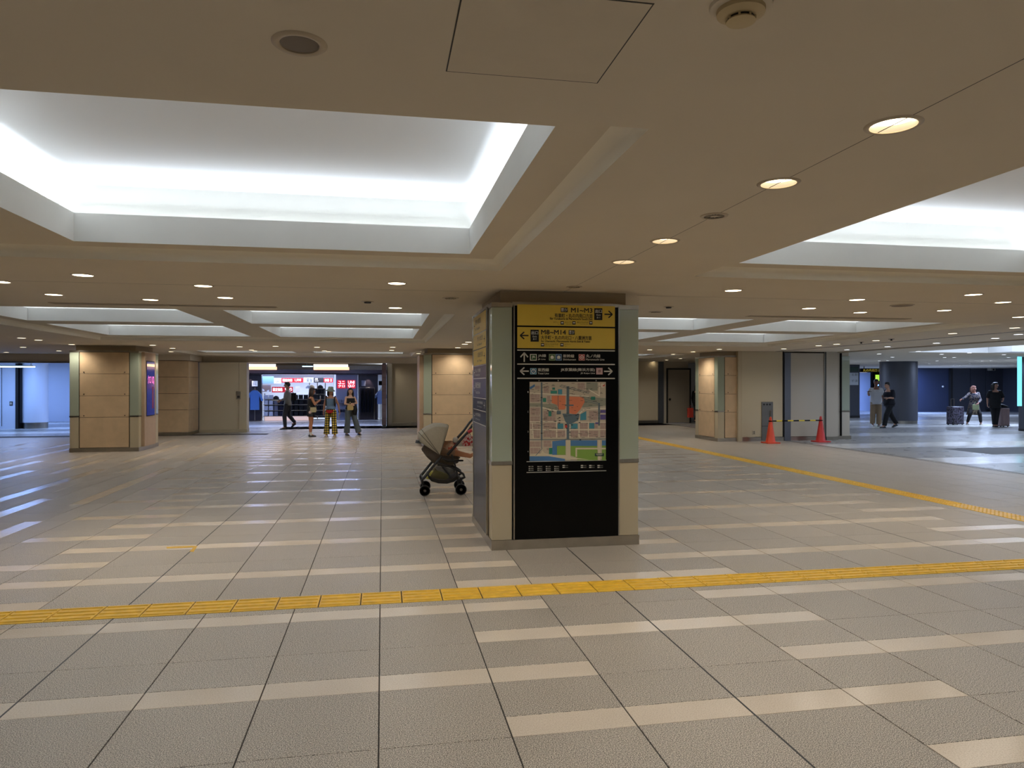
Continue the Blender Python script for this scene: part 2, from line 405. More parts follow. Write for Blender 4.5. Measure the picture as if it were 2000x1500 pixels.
# ------------------------------------------------------------ downlights
def downlight(x, y, r, m_lens, label, group, hole=False, z=HCL, power=None, col=WARM, unlit=False):
    for (xr, yr, _, _) in COF + [((RW[0], RW[1]), (RW[2], RW[3]), 0, 0)]:      # a lamp sits on the flat board, never over a coffer
        if xr[0] - .12 < x < xr[1] + .12 and yr[0] - .12 < y < yr[1] + .12:
            ds = [(abs(x - xr[0] + .12), 0, xr[0] - .12), (abs(xr[1] + .12 - x), 0, xr[1] + .12), (abs(y - yr[0] + .12), 1, yr[0] - .12), (abs(yr[1] + .12 - y), 1, yr[1] + .12)]
            q = min(ds)
            if q[1]: y = q[2]
            else: x = q[2]
    t = thing('downlight', (x, y, z), label, 'ceiling light', group)
    R = r * (1.42 if unlit else 1.24)
    MB().lathe([(r, -.001), (r + .004, -.006), (R - .006, -.005), (R, 0), (r, 0), (r, -.001)][:5], (x, y, z), 32 if hole else 16).build('trim_ring', M_ring, t, smooth=True) if 0 else None
    n = 32 if hole else 16
    mb = MB(); rr = []
    for (q, h) in ((r, .0 if not hole else .002), (r, -.004), (r + .003, -.006), (R - .008, -.006), (R, -.0005)):
        rr.append([(x + q * math.cos(2 * math.pi * i / n), y + q * math.sin(2 * math.pi * i / n), z + h) for i in range(n)])
    mb.loftp([q[::-1] for q in rr], cap=False).build('trim_ring', M_ring, t, smooth=True)
    if hole:
        rr = []
        for (q, h) in ((r, 0), (r * .93, .03), (r * .8, .07), (r * .62, .10)):
            rr.append([(x + q * math.cos(2 * math.pi * i / n), y + q * math.sin(2 * math.pi * i / n), z + h) for i in range(n)])
        MB().loftp(rr, cap=False).build('reflector', M_refl, t, smooth=True)
        zz = z + (.022 if not unlit else .10); q = r * (.95 if not unlit else .62)
    else:
        zz = z - .0035; q = r
    mb = MB(); mb.poly([(x + q * math.cos(2 * math.pi * i / n), y + q * math.sin(2 * math.pi * i / n), zz) for i in range(n)][::-1])
    mb.build('lens', m_lens, t)
    if power: spot('lamp', (x, y, z - .02), power, col)
    return t
M_off = mat('lamp_unlit_lens', (70, 62, 56), .3)
for i, (x, y, r, k) in enumerate(SQ):
    if k == 1:
        downlight(x, y, r, M_lens, ['lit round downlight on the ceiling joint line, nearest and largest', 'lit round downlight on the ceiling joint line, second nearest',
                  'lit round downlight on the joint line, just beyond the small vent', 'lit round downlight on the joint line, last before the map pillar'][i], 'lit downlights on the joint line', True, power=DOWN_P)
    elif k == 2:
        downlight(x, y, r, M_off, 'unlit round downlight beside the ceiling hatch with mirrored cup', None, True, unlit=True)
    else:
        t = thing('ceiling_vent', (x, y, HCL), ['small round slotted vent on the joint line between two lit downlights', 'small round slotted vent on the ceiling just before the map pillar'][i - 4], 'air vent', 'round vents on the joint line')
        n = 24; rr = [[(x + q * math.cos(2 * math.pi * j / n), y + q * math.sin(2 * math.pi * j / n), HCL + h) for j in range(n)][::-1] for q, h in ((r, 0), (r, -.005), (r + .016, -.005), (r + .022, 0))]
        MB().loftp(rr, cap=False).build('trim_ring', M_ring, t, smooth=True)
        rr = [[(x + q * math.cos(2 * math.pi * j / n), y + q * math.sin(2 * math.pi * j / n), HCL + h) for j in range(n)] for q, h in ((r, 0), (r, .04))]
        MB().loftp(rr).build('cup', M_dark, t)
        mb = MB()
        for j in range(12):
            a = 2 * math.pi * j / 12
            mb.tube([(x + .02 * math.cos(a), y + .02 * math.sin(a), HCL), (x + r * math.cos(a), y + r * math.sin(a), HCL)], .002, 5)
        mb.lathe([(.02, -.004), (.02, .004)], (x, y, HCL), 16); mb.build('grille', M_ring, t)
FAR = [
 ('warm', 'lit downlights near the far-left coffers', [(0, 550), (162, 537), (397, 558), (105, 575), (294, 585), (440, 581), (775, 553), (772, 601)],
  ['cut by the picture edge', 'nearest one on the shop side', 'beside the long air slot, nearer row', 'farther row at the picture edge side', 'just before the air slot', 'above the gap between two light wells', 'by itself between big light well and map pillar', 'close to the far light well rim']),
 ('warm', 'lit downlights near the far-right coffers', [(1432, 567), (1674, 585), (1901, 575), (1959, 590), (1580, 602), (1680, 610), (1844, 606), (1990, 619)],
  ['nearest the map pillar', 'between the near coffer and the air slot', 'under the large right-hand coffer edge', 'beside another lamp at the picture edge', 'just above the end of the air slot', 'just above the middle of the air slot', 'beyond the air slot end', 'last at the picture edge']),
]
for (kind, grp, px, lab) in FAR:
    for (u, v), l in zip(px, lab):
        p = onZ(u, v, HCL)
        downlight(p[0], p[1], .078, M_lens, 'small lit ceiling downlight ' + l, grp, power=DOWN_P)
def cluster(pxs, grp, lab, cool=False, every=1, r=.075, pw=None):
    for i, (u, v) in enumerate(pxs):
        p = onZ(u, v, HCL)
        if p[1] > 44: continue
        downlight(p[0], p[1], r, M_lensc if cool else M_lens, lab[i] if isinstance(lab, list) else lab, grp, power=(pw or DOWN_P * 1.1) * every if i % every == 0 else None, col=COOL if cool else WARM)
cluster([(42, 660), (75, 664), (140, 672.5), (45, 678), (115, 685), (12, 688), (63, 693)], 'downlights before the blue corridor', 'tiny warm downlight on the ceiling between stone-clad pillar and blue corridor')
cluster([(298, 674), (337, 680), (375, 687), (310, 695), (322, 697), (468, 677)], 'downlights behind the stone-clad pillar', 'tiny warm downlight on the ceiling above the beige stone wall block')
cluster([(538, 676), (619, 678), (491, 683.5), (501, 686), (634, 685), (643, 687), (767, 678), (765, 684), (765, 690)], 'downlights before the shop', 'tiny warm downlight on the ceiling in front of the clothes shop', every=2)
cluster([(521, 700), (605, 701), (757, 702), (556, 700), (659, 701), (712, 701)], 'downlights washing the shop header', 'tiny warm downlight close to the header over the shop opening')
cluster([(915, 668), (908, 672), (894, 679)], 'downlights between two pillars', 'tiny warm downlight seen between map pillar and pillar behind it')
cluster([(1268.8, 683), (1302, 693), (1353.6, 687), (1405, 682), (1362, 698), (1329, 700), (1302, 703), (1277, 706)], 'downlights by the grey door', 'tiny warm downlight on the ceiling near the grey door', every=2)
cluster([(1531, 681), (1599, 675), (1634, 672), (1711, 665), (1860.6, 651), (1981.6, 640)], 'downlights along the coffer edge', ['warm downlight above the steel post of the closed shutter', 'warm downlight above the right traffic cone', 'warm downlight before the first tiny sprinkler', 'warm downlight between the two tiny sprinklers', 'warm downlight halfway along the long expansion joint', 'warm downlight at the picture edge beside the expansion joint'])
cluster([(1654, 683), (1733.6, 677), (1829, 670), (1943.6, 660.6), (1989, 652.8)], 'downlights between the joints', ['pale downlight between the two ceiling joints, farthest one', 'pale downlight between the two ceiling joints, next to the farthest', 'pale downlight between the two ceiling joints, middle one', 'pale downlight between the two ceiling joints, close to the picture edge', 'pale downlight cut by the picture edge between the joints'], cool=True)
cluster([(1805, 686), (1717, 691), (1743, 697.6), (1717, 704.6), (1733.6, 704), (1720, 710), (1839, 691.6), (1845, 698), (1864, 698), (1830.6, 704.6), (1815, 710),
         (1893.6, 710), (1918, 705), (1935.6, 704.6), (1935, 687), (1960.6, 692.6), (1969.6, 698), (1862, 714), (1875.6, 713.6)], 'downlights of the side hall', 'tiny cool white downlight on the ceiling of the dark side hall', cool=True, every=2, pw=30)
for i, (x, y) in enumerate(((1.785, -.6), (-1.6, .8), (4.6, .9), (-3.6, -.4), (7.2, .8), (-6.8, 1.0), (1.785, -3.2), (-5, -6), (5, -6), (9.8, 3.5), (-8, 4))):  # unseen downlights added to light the foreground floor and sign
    downlight(x, y, .078, M_lens, 'added unseen downlight behind the viewpoint, lighting the foreground', 'added downlights behind the viewpoint', power=DOWN_P)
def disc_thing(name, u, v, r, label, cat, m, group=None, drop=.012):
    p = onZ(u, v, HCL); t = thing(name, p, label, cat, group)
    return p, t
p, t = disc_thing('ceiling_speaker', 1762, 596, .13, 'flat round ceiling speaker grille beyond the big right coffer', 'speaker', M_ring)
MB().lathe([(.13, 0), (.13, -.006), (.12, -.009)], p, 32).build('trim_ring', M_ring, t); MB().lathe([(.118, -.0085), (.1, -.011)], p, 32).build('grille', mat('speaker_grille', (120, 104, 84), .7), t)
for (u, v, l, r) in ((718, 589, 'small dark ceiling sensor between big light well and far light well', .07), (1306, 599, 'small dark ceiling sensor beside map pillar over the far wells', .06)):
    p, t = disc_thing('ceiling_sensor', u, v, r, l, 'sensor', M_dark)
    MB().lathe([(r, 0), (r, -.004), (r * .8, -.006)], p, 20).build('base', M_ring, t); MB().lathe([(r * .6, -.006), (r * .5, -.02), (.01, -.022)], p, 20).build('dome', M_dark, t)
for (u, v, l) in ((880, 582, 'round slotted vent on the ceiling beside the top of the map pillar'), (1281, 609, 'round slotted vent on the ceiling past the map pillar')):
    p, t = disc_thing('ceiling_vent', u, v, .08, l, 'air vent', M_dark)
    MB().lathe([(.09, 0), (.09, -.004), (.07, -.006)], p, 24).build('trim_ring', M_ring, t); MB().lathe([(.062, -.006), (.06, -.007)], p, 24).build('cup', M_dark, t)
    mb = MB()
    for j in range(8):
        a = 2 * math.pi * j / 8; mb.tube([(p[0], p[1], HCL - .008), (p[0] + .062 * math.cos(a), p[1] + .062 * math.sin(a), HCL - .008)], .003, 5)
    mb.build('grille', M_ring, t)
for (u, v) in ((1682, 668), (1741, 662)):
    p, t = disc_thing('ceiling_sprinkler', u, v, .05, 'tiny dark sprinkler head near the expansion joint', 'sprinkler', M_dark, 'sprinklers by the joint')
    MB().lathe([(.06, 0), (.055, -.006), (.02, -.008), (.014, -.03), (.03, -.032), (.03, -.036)], p, 16).build('sprinkler_head', M_dark, t)
x, y, z = onZ(1447, 10, HCL)
t = thing('smoke_detector', (x, y, z), 'round cream smoke detector with dark slots beside the hatch', 'smoke detector')
MB().lathe([(.075, 0), (.073, -.008), (.062, -.012)], (x, y, z), 40).build('base_ring', M_ceil, t, smooth=True)
MB().lathe([(.058, -.008), (.057, -.022), (.042, -.030), (.034, -.031)], (x, y, z), 40).build('body', mat('detector_cream', (190, 170, 130), .5), t, smooth=True)
MB().lathe([(.031, -.030), (.031, -.038)], (x, y, z), 24).build('sensing_chamber', M_dark, t)
mb = MB(); mb.lathe([(.033, -.037), (.035, -.041), (.024, -.044)], (x, y, z), 40)
for j in range(8):
    a = 2 * math.pi * j / 8 + .2; mb.box(x + .033 * math.cos(a) - .002, x + .033 * math.cos(a) + .002, y + .033 * math.sin(a) - .002, y + .033 * math.sin(a) + .002, z - .039, z - .030)
mb.build('cap', mat('detector_cream', (190, 170, 130), .5), t, smooth=True)
# ============================================================ FLOOR
floor = thing('floor', (0, 0, 0), None, None); floor['kind'] = 'structure'
MB().add([(-30, -9, -.004), (40, -9, -.004), (40, 45, -.004), (-30, 45, -.004)], [(0, 1, 2, 3)]).build('bedding', M_grout, floor)
cand = []   # (kind, x0, x1, y0, y1)
PY0, PY1 = 5.285, 5.585; PX0, PX1 = 7.385, 7.685
def put(kind, x0, x1, y0, y1):
    # cut by the tactile paths
    if y0 < PY1 - 1e-6 and y1 > PY0 + 1e-6 and x0 < PX0:
        if y0 < PY0 - .02: put(kind, x0, x1, y0, PY0)
        if y1 > PY1 + .02: put(kind, x0, x1, PY1, y1)
        return
    if x0 < PX1 - 1e-6 and x1 > PX0 + 1e-6 and y0 > PY0 - .31:
        if x0 < PX0 - .02: put(kind, x0, PX0, y0, y1)
        if x1 > PX1 + .02: put(kind, PX1, x1, y0, y1)
        return
    cand.append((kind, x0, x1, y0, y1))
def inr(x, rs): return any(a < x < b for a, b in rs)
for k in range(-6, 19):
    xa = -.017 + .6 * k
    if xa >= 11.3: break
    xb = min(xa + .6, 11.3); xc = xa + .3
    for n in range(-6, 19):
        y0 = 4.985 + 1.2 * n
        if y0 > 27: break
        if xc < 7.183:
            A = inr(xc, [(-3.017, 1.183), (2.383, 6.583)]); B = inr(xc, [(-3.617, -2.417), (.583, 2.983), (5.983, 7.183)])
            if A: put('s', xa, xb, y0, y0 + .2); put('g', xa, xb, y0 + .2, y0 + .6)
            else: put('g', xa, xb, y0, y0 + .6)
            if B: put('s', xa, xb, y0 + .6, y0 + .8); put('g', xa, xb, y0 + .8, y0 + 1.2)
            else: put('g', xa, xb, y0 + .6, y0 + 1.2)
        else:
            put('g', xa, xb, y0, y0 + .6); put('g', xa, xb, y0 + .6, y0 + 1.2)
for m_ in range(-12, 33):       # zone turned by 90 degrees
    ya = 4.985 + .6 * m_; yc = ya + .3
    if ya > 23.5: break
    for n in range(0, 9):
        x1 = -3.617 - 1.2 * n
        A = inr(yc, [(4.985, 9.185), (10.385, 14.585), (15.785, 19.985)]); B = inr(yc, [(3.785, 5.585), (8.585, 10.985), (13.985, 16.385), (19.385, 21.785)])
        if B: put('s', x1 - 1.12, x1 - .92, ya, ya + .6); 
        if A: put('s', x1 - .5, x1 - .3, ya, ya + .6)
        segs = [0.0]; 
        if A: segs += [.3, None, .5]
        else: segs += [.3]
        if B: segs += [.92, None, 1.12, 1.2]
        else: segs += [.92, 1.2]
        i = 0
        while i < len(segs) - 1:
            if segs[i + 1] is None: i += 2; continue
            if segs[i + 1] - segs[i] > .01: put('g', x1 - segs[i + 1], x1 - segs[i], ya, ya + .6)
            i += 1
def score(c):
    _, x0, x1, y0, y1 = c
    ps = [proj(x, y, 0) for x, y in ((x0, y0), (x1, y0), (x1, y1), (x0, y1))]
    if any(p is None for p in ps): return 0
    us = [p[0] for p in ps]; vv = [p[1] for p in ps]
    if max(us) < 0 or min(us) > 2000 or max(vv) < 0 or min(vv) > 1500: return 0
    a = 0
    for i in range(4): a += ps[i][0] * ps[(i + 1) % 4][1] - ps[(i + 1) % 4][0] * ps[i][1]
    return abs(a) / 2
PIL = [(1.04, 2.53, 6.79, 8.28)]
cand = [c for c in cand if not (c[1] > 1.0 and c[2] < 2.56 and c[3] > 6.75 and c[4] < 8.3)]
mesh_cache = {}
def slab_mesh(kind, w_, d_):
    key = (kind, round(w_, 3), round(d_, 3))
    if key not in mesh_cache:
        g = .0034; mb = MB(); c = .0012
        x, y = w_ / 2 - g, d_ / 2 - g * .5
        mb.loftp([[(-x, -y, -.02), (x, -y, -.02), (x, y, -.02), (-x, y, -.02)], [(-x, -y, -c), (x, -y, -c), (x, y, -c), (-x, y, -c)],
                  [(-x + c, -y + c, 0), (x - c, -y + c, 0), (x - c, y - c, 0), (-x + c, y - c, 0)]])
        me = bpy.data.meshes.new('granite_slab' if kind == 'g' else 'stone_strip'); me.from_pydata(mb.v, [], mb.f); me.materials.append(M_slab if kind == 'g' else M_strip)
        mesh_cache[key] = me
    return mesh_cache[key]
for kind, nm in (('g', 'granite_slab'), ('s', 'stone_strip')):
    cs = sorted([c for c in cand if c[0] == kind], key=score, reverse=True)
    for c in cs[:298]:
        me = slab_mesh(kind, c[2] - c[1], c[4] - c[3]); o = bpy.data.objects.new(nm, me); C.objects.link(o); o.parent = floor
        o.location = ((c[1] + c[2]) / 2, (c[3] + c[4]) / 2, 0)
    mb = MB()
    for c in cs[298:]:
        g = .0022; mb.box(c[1] + g, c[2] - g, c[3] + g, c[4] - g, -.02, 0)
    o = mb.build('distant_slabs' if kind == 'g' else 'distant_strips', M_slab if kind == 'g' else M_strip, floor); o['kind'] = 'stuff'
# the other floors: side hall and cross corridor
mb = MB(); ml = MB(); rnd = random.Random(4)
def tilefield(X0, X1, Y0, Y1, s=1.2):
    nx = int(math.ceil((X1 - X0) / s)); ny = int(math.ceil((Y1 - Y0) / s)); g = .003
    for i in range(nx):
        for j in range(ny):
            x0, y0 = X0 + i * s, Y0 + j * s; x1, y1 = min(x0 + s, X1), min(y0 + s, Y1)
            if (j % 3 == 1): ml.box(x0 + g, x1 - g, y0 + g, y1 - g, -.02, 0)
            else: mb.box(x0 + g, x1 - g, y0 + g, y1 - g, -.02, 0)
tilefield(11.32, 36, 4, 44); tilefield(-20, 11.3, 27.4 if 0 else 26.6, 34)
tilefield(-20, -3.62, 24.2, 26.59)
o = mb.build('hall_slabs', M_hall, floor); o['kind'] = 'stuff'
o = ml.build('hall_light_slabs', M_halls, floor); o['kind'] = 'stuff'
MB().box(-3.62, 11.3, 26.2, 26.6, -.02, 0).build('threshold', M_hall, floor)
MB().box(11.20, 11.24, 4, 30, -.003, .0012).build('expansion_joint', M_dark, floor)
MB().box(11.36, 11.38, 4, 30, -.003, .0012).build('expansion_joint', M_dark, floor)
for x in (-1.817, 1.783, 5.383): MB().box(x - .005, x + .005, -3, 23.5, -.004, .0006).build('expansion_joint', M_dark, floor)
MB().box(13.7, 16.6, 14.0, 15.5, -.003, .002).build('dark_inlay', M_dmat, floor)
MB().box(15.4, 18.6, 12.3, 13.2, -.003, .002).build('dark_inlay', M_dmat, floor)

# tactile paths
def block_mesh(rot):
    mb = MB(); mb.cbox(-.1462, .1462, -.1462, .1462, -.01, .003, .002)
    for i in range(4):
        a = -.1125 + .075 * i; L = .137
        ring = lambda z, q: [(-L + q, a - .0125 + q, z), (L - q, a - .0125 + q, z), (L - q, a + .0125 - q, z), (-L + q, a + .0125 - q, z)]
        mb.loftp([ring(.002, 0), ring(.0095, .004)])
    if rot: mb.v = [(y, x, z) for x, y, z in mb.v]; flip(mb)
    me = bpy.data.meshes.new('tactile_block'); me.from_pydata(mb.v, [], mb.f); me.materials.append(M_yel); return me
def dot_mesh():
    mb = MB(); mb.cbox(-.1462, .1462, -.1462, .1462, -.01, .003, .002)
    for i in range(5):
        for j in range(5): mb.lathe([(.012, .002), (.007, .008)], (-.12 + .06 * i, -.12 + .06 * j, 0), 6)
    me = bpy.data.meshes.new('tactile_block'); me.from_pydata(mb.v, [], mb.f); me.materials.append(M_yel); return me
bm1, bm2, bmd = block_mesh(False), block_mesh(True), dot_mesh()
path1 = thing('tactile_path', (0, 5.435, 0), 'yellow guide path of ribbed blocks crossing in front of the map pillar', 'tactile paving')
x = .1425 - .3 * 18
while x < 7.35:
    o = bpy.data.objects.new('tactile_block', bm1); C.objects.link(o); o.parent = path1; o.location = (x + .15, 0, 0); x += .3
path2 = thing('tactile_path', (7.535, 5, 0), 'yellow guide path running away past the traffic cones', 'tactile paving')
y = 5.285
while y < 22:
    d = (10.5 < y < 11.4 or 6.9 < y < 8.1)
    o = bpy.data.objects.new('tactile_block', bmd if d else bm2); C.objects.link(o); o.parent = path2; o.location = (0, y + .15 - 5, 0); y += .3
tp = thing('floor_tape', (-1.9, 7.3, 0), 'remnant of yellow tape stuck at a floor slab corner', 'tape')
mb = MB()
P = [onZ(u, v, .0012) for u, v in ((325, 1068), (386, 1066), (378, 1078), (370, 1077), (378, 1069), (326, 1071))]
mb.loftp([[(a[0], a[1], .0004) for a in P], P]); mb.build('tape_strip', mat('tape_yellow', (205, 160, 40), .5), tp)

# ============================================================ WALLS
M_purple = mat('dark_brick', (58, 48, 62), .5, noise=(8, .2))
def wall(name, boxes, m):
    mb = MB()
    for b in boxes: mb.box(*b)
    return struct(mb, name, m)
HT = HCL
# outer shell
wall('wall_back', [(-30, 40, -9.1, -9, 0, 3.2)], M_ceil)
wall('wall_left', [(-20.1, -20, -9, 34, 0, 3.2)], M_bluewall)
wall('wall_side_hall', [(36, 36.1, -9, 45, 0, 3.2)], M_navy)
# left opening and stone block
wl = thing('wall_stone_block', (0, 0, 0), None, None); wl['kind'] = 'structure'
MB().box(-9.0, -6.02, 23.75, 25.4, 0, HT).build('core', M_dark, wl)
hh = [.10, .80, 1.31, 1.83, 2.34]
for i in range(4):
    for (a, b) in ((-9.0, -8.25), (-8.24, -7.12), (-7.11, -5.975)):
        MB().box(a + .004, b - .004, 23.70, 23.75, hh[i] + .006, hh[i + 1] - .006).build('stone_panel', M_stone, wl)
    MB().box(-6.02, -5.97, 23.705, 24.9, hh[i] + .004, hh[i + 1] - .004).build('stone_panel', M_stone, wl)
MB().box(-9.0, -5.955, 23.68, 24.9, 0, .10).build('plinth', M_steel2, wl)
mb = MB(); mb.box(-9.0, -5.9, 23.6, 25.4, 2.35, HT); mb.build('soffit', M_ceil, wl)
wp = thing('wall_shop_side', (0, 0, 0), None, None); wp['kind'] = 'structure'
MB().box(-5.97, -4.72, 25.0, 25.4, .1, 2.33).build('panel', M_wall, wp)
MB().box(-4.71, -4.47, 24.98, 25.4, .1, 2.33).build('panel', M_wall, wp)
MB().box(-5.97, -4.46, 24.96, 25.4, 0, .10).build('plinth', M_khaki, wp)
t = thing('switch_box', (-4.8, 24.98, 1.2), 'small metal switch plate on the khaki wall beside the shop', 'switch')
p = onY(466, 772, 25.0); MB().cbox(p[0] - .07, p[0] + .07, 24.975, 25.0, p[2] - .13, p[2] + .13).build('plate', M_steel, t); MB().box(p[0] - .04, p[0] + .04, 24.965, 24.975, p[2] - .09, p[2] - .01).build('switch', M_dark, t)
wall('wall_shop_header', [(-6.0, 1.6, 25.2, 25.5, 2.34, HT)], M_ceil)
wall('wall_left_header', [(-20, -9.0, 23.9, 24.2, 2.30, HT)], M_ceil)
wall('trim_7', [(-20, -9.0, 23.86, 24.22, 2.25, 2.30)], M_steel)
# back wall right of the shop
wb = thing('wall_far', (0, 0, 0), None, None); wb['kind'] = 'structure'
for a, b in ((.36, 1.9), (1.91, 4.5), (4.51, 7.5), (7.51, 9.4), (9.41, 11.13)):
    MB().box(a + .004, b - .004, 27.6, 27.8, .12, HT).build('panel', M_wall, wb)
MB().box(.36, 11.13, 27.58, 27.8, 0, .11).build('plinth', M_steel2, wb)
MB().box(11.36, 11.6, 27.6, 27.8, 0, HT).build('panel', M_wallg, wb); MB().box(11.6, 12.44, 27.6, 27.8, 2.22, HT).build('panel', M_wallg, wb)
struct(MB().box(11.13, 11.36, 27.55, 27.8, 0, HT), 'trim_8', mat('dull_steel', (112, 116, 124), .38, .8))
wall('wall_niche_header', [(12.1, 14.4, 24.5, 24.7, 2.22, HT)], M_wallg)
d = thing('door_1', (12.0, 27.6, 0), None, None); d['kind'] = 'structure'
a = onY(1304, 800, 27.6)[0]; b = onY(1346, 800, 27.6)[0]
MB().box(a, b, 27.57, 27.6, .02, 2.2).build('door_leaf', mat('grey_door', (150, 140, 124), .5), d)
mb = MB(); mb.box(a - .06, a, 27.55, 27.62, 0, 2.26); mb.box(b, b + .06, 27.55, 27.62, 0, 2.26); mb.box(a - .06, b + .06, 27.55, 27.62, 2.2, 2.26); mb.build('door_frame', M_dark, d)
p = onY(1308, 780, 27.55); MB().lathe([(.05, 0), (.05, -.02), (.03, -.03), (.03, -.06)], p, 14, 'y').build('door_handle', M_dark, d)
wall('wall_niche', [(13.4, 13.6, 21, 30, 0, HT), (12.44, 20, 33.9, 34, 0, HT)], M_navy)
# cross corridor: dark brick pilaster, steel post
pi = thing('wall_pilaster', (0, 0, 0), None, None); pi['kind'] = 'structure'
for i in range(9):
    MB().box(-.02, .14, 26.6, 27.3, .1 + i * .25, .1 + (i + 1) * .25 - .006).build('brick', mat('purple_glazed_brick', (120, 100, 104), .25, noise=(6, .1)), pi)
MB().box(-.0, .13, 26.61, 27.29, 0, HT).build('core', M_dark, pi)
struct(MB().box(.16, .20, 27.0, 27.6, 0, HT), 'trim_9', M_dark)
struct(MB().box(.20, .36, 27.3, 27.75, 0, HT), 'trim_10', M_steel)
# corridor end walls (lit blue-white)
wc = thing('wall_corridor', (0, 0, 0), None, None); wc['kind'] = 'structure'
for a, b in ((-20, -17.4), (-17.38, -15.0), (-14.98, -13.75), (-13.6, -11.2), (-11.18, -9.0), (-8.98, -6.2)):
    MB().box(a, b, 33.6, 33.8, 0, HT).build('panel', M_bluewall, wc)
MB().box(-13.75, -13.6, 33.62, 33.8, 0, HT).build('recess', M_dark, wc)
MB().box(-20, -12.95, 28.3, 28.6, .0, 2.52).build('panel', M_bluewall, wc)
MB().box(-12.95, -12.86, 28.25, 28.7, .0, 2.52).build('recess', M_dark, wc)
MB().box(-13.42, -13.405, 28.29, 28.3, .1, 2.25).build('joint', M_dark, wc)
for (u, v, Y, n_) in ((22, 788, 28.3, 'dark square door pull on the near blue-lit corridor wall'), (114, 781, 33.6, 'dark square door pull on the far blue-lit corridor wall')):
    p = onY(u, v, Y); t = wc; MB().cbox(p[0] - .05, p[0] + .05, Y - .02, Y, p[2] - .07, p[2] + .07).build('door_pull', M_dark, t)
    MB().box(p[0] - .03, p[0] + .03, Y - .03, Y - .02, p[2] - .04, p[2] + .04).build('pull_cup', M_wallg, t)
t = thing('round_pillar', (-12.45, 28.6, 0), 'round white pillar with steel foot in the blue-lit corridor', 'pillar')
MB().lathe([(.40, .22), (.40, HT)], (-12.45, 28.6, 0), 40).build('shaft', M_bluewall, t, smooth=True); MB().lathe([(.395, 0), (.395, .22)], (-12.45, 28.6, 0), 40).build('steel_foot', M_steel, t, smooth=True)
MB().box(-12.80, -12.795, 28.25, 28.4, .2, HT).build('joint', M_dark, t)
t = thing('linear_light', (-14, 25.5, HCL), 'long cyan-white strip light at the blue corridor ceiling', 'ceiling light')
a = onY(-60, 716, 26.5); b = onY(66, 716, 26.5)
MB().box(a[0], b[0], 26.45, 26.6, a[2] - .02, a[2] + .02).build('tube', mat('cyan_tube', (200, 240, 255), .4, emit=(170, 225, 255), es=6), t)
MB().box(b[0] - .1, b[0] - .07, 26.5, 26.53, a[2] + .05, HCL).build('rod', M_steel, t); MB().box(a[0], b[0], 26.44, 26.66, a[2] + .02, a[2] + .05).build('housing', M_steel, t)
# corridor ceiling lamps
BL = (.26, .44, 1.0)
for (x, y, p) in ((-16, 27, 95), (-12, 26.5, 100), (-9.5, 29.5, 95), (-14.5, 31, 100)):
    area('corridor_panel', (x, y, HCL - .01), (0, 0, 0), 1.2, .3, p, BL)
for (x, y, p) in ((-5, 28.5, 90), (-1.5, 28.5, 90)):
    area('corridor_panel', (x, y, HCL - .01), (0, 0, 0), 1.2, .3, p, (.36, .5, 1.0))
# closed fronts between pillar 4 and side hall
wk = thing('wall_kiosk', (0, 0, 0), None, None); wk['kind'] = 'structure'
YK = 18.42
def X_at(u, Y=YK): return onY(u, 800, Y)[0]
MB().box(9.9, X_at(1530), YK, YK + 2, .12, HT).build('panel', mat('khaki_wall_panel_b', (196, 184, 156), .5), wk)
MB().box(X_at(1543), X_at(1609), YK, YK + .3, .12, HT - .04).build('shutter', M_wallg, wk)
MB().box(X_at(1609), X_at(1610.5), YK - .03, YK, 0, HT).build('guide_rail', M_steel, wk)
MB().box(X_at(1610.5), X_at(1613), YK - .02, YK, 0, HT).build('joint', M_dark, wk)
MB().box(X_at(1528.5), X_at(1530.5), YK - .01, YK + .02, 0, HT).build('joint', M_dark, wk)
MB().box(X_at(1531), X_at(1543), YK - .04, YK + .1, 0, HT - .03).build('steel_post', mat('dull_steel', (112, 116, 124), .38, .8), wk)
MB().box(9.9, X_at(1609), YK - .012, YK + .4, 0, .11).build('plinth', M_steel2, wk)
MB().box(X_at(1543), X_at(1613), YK + .3, YK + 2, 0, HT).build('core', M_wallg, wk)
struct(MB().box(X_at(1440), X_at(1448), YK - .05, YK + .1, 0, HT), 'trim_11', M_khaki)
# corner pier by the side hall
x0, x1 = X_at(1613), X_at(1651)
wq = thing('wall_corner_pier', (0, 0, 0), None, None); wq['kind'] = 'structure'
MB().box(x0, X_at(1636), YK - .02, YK + 1.8, .1, HT).build('panel', M_wallg, wq)
for i in range(4): MB().box(X_at(1636), x1, YK + .25, YK + .3, hh[i] + .005, [hh[1], hh[2], hh[3], HT][i] - .005).build('stone_panel', M_wallg, wq)
MB().box(X_at(1636), x1 + .02, YK + .3, YK + 1.8, .1, HT).build('core', M_wallg, wq)
MB().box(x1 + .02, x1 + .035, YK + .2, YK + .3, .1, HT).build('joint', M_dark, wq)
MB().box(x1 + .035, x1 + .30, YK + .22, YK + 1.8, .84, 2.42).build('glass_panel', M_glass, wq)
MB().box(x1 + .035, x1 + .30, YK + .21, YK + 1.8, .80, .84).build('rail', M_steel, wq)
MB().box(x1 + .035, x1 + .30, YK + .22, YK + 1.8, .1, .80).build('panel', M_wallg, wq)
MB().box(x1 + .035, x1 + .28, YK + .24, YK + 1.8, 2.42, HT).build('cap', M_wallg, wq)
MB().box(x0, x1 + .32, YK + .18, YK + 1.8, 0, .1).build('plinth', M_steel2, wq); MB().box(x0, X_at(1636), YK - .035, YK + .2, 0, .1).build('plinth', M_steel2, wq)
t = thing('hose_cabinet', (11, YK, 0), 'grey steel wall cabinet with handle behind the traffic cone', 'cabinet')
a = onY(1487, 785, YK); b = onY(1509, 860, YK)
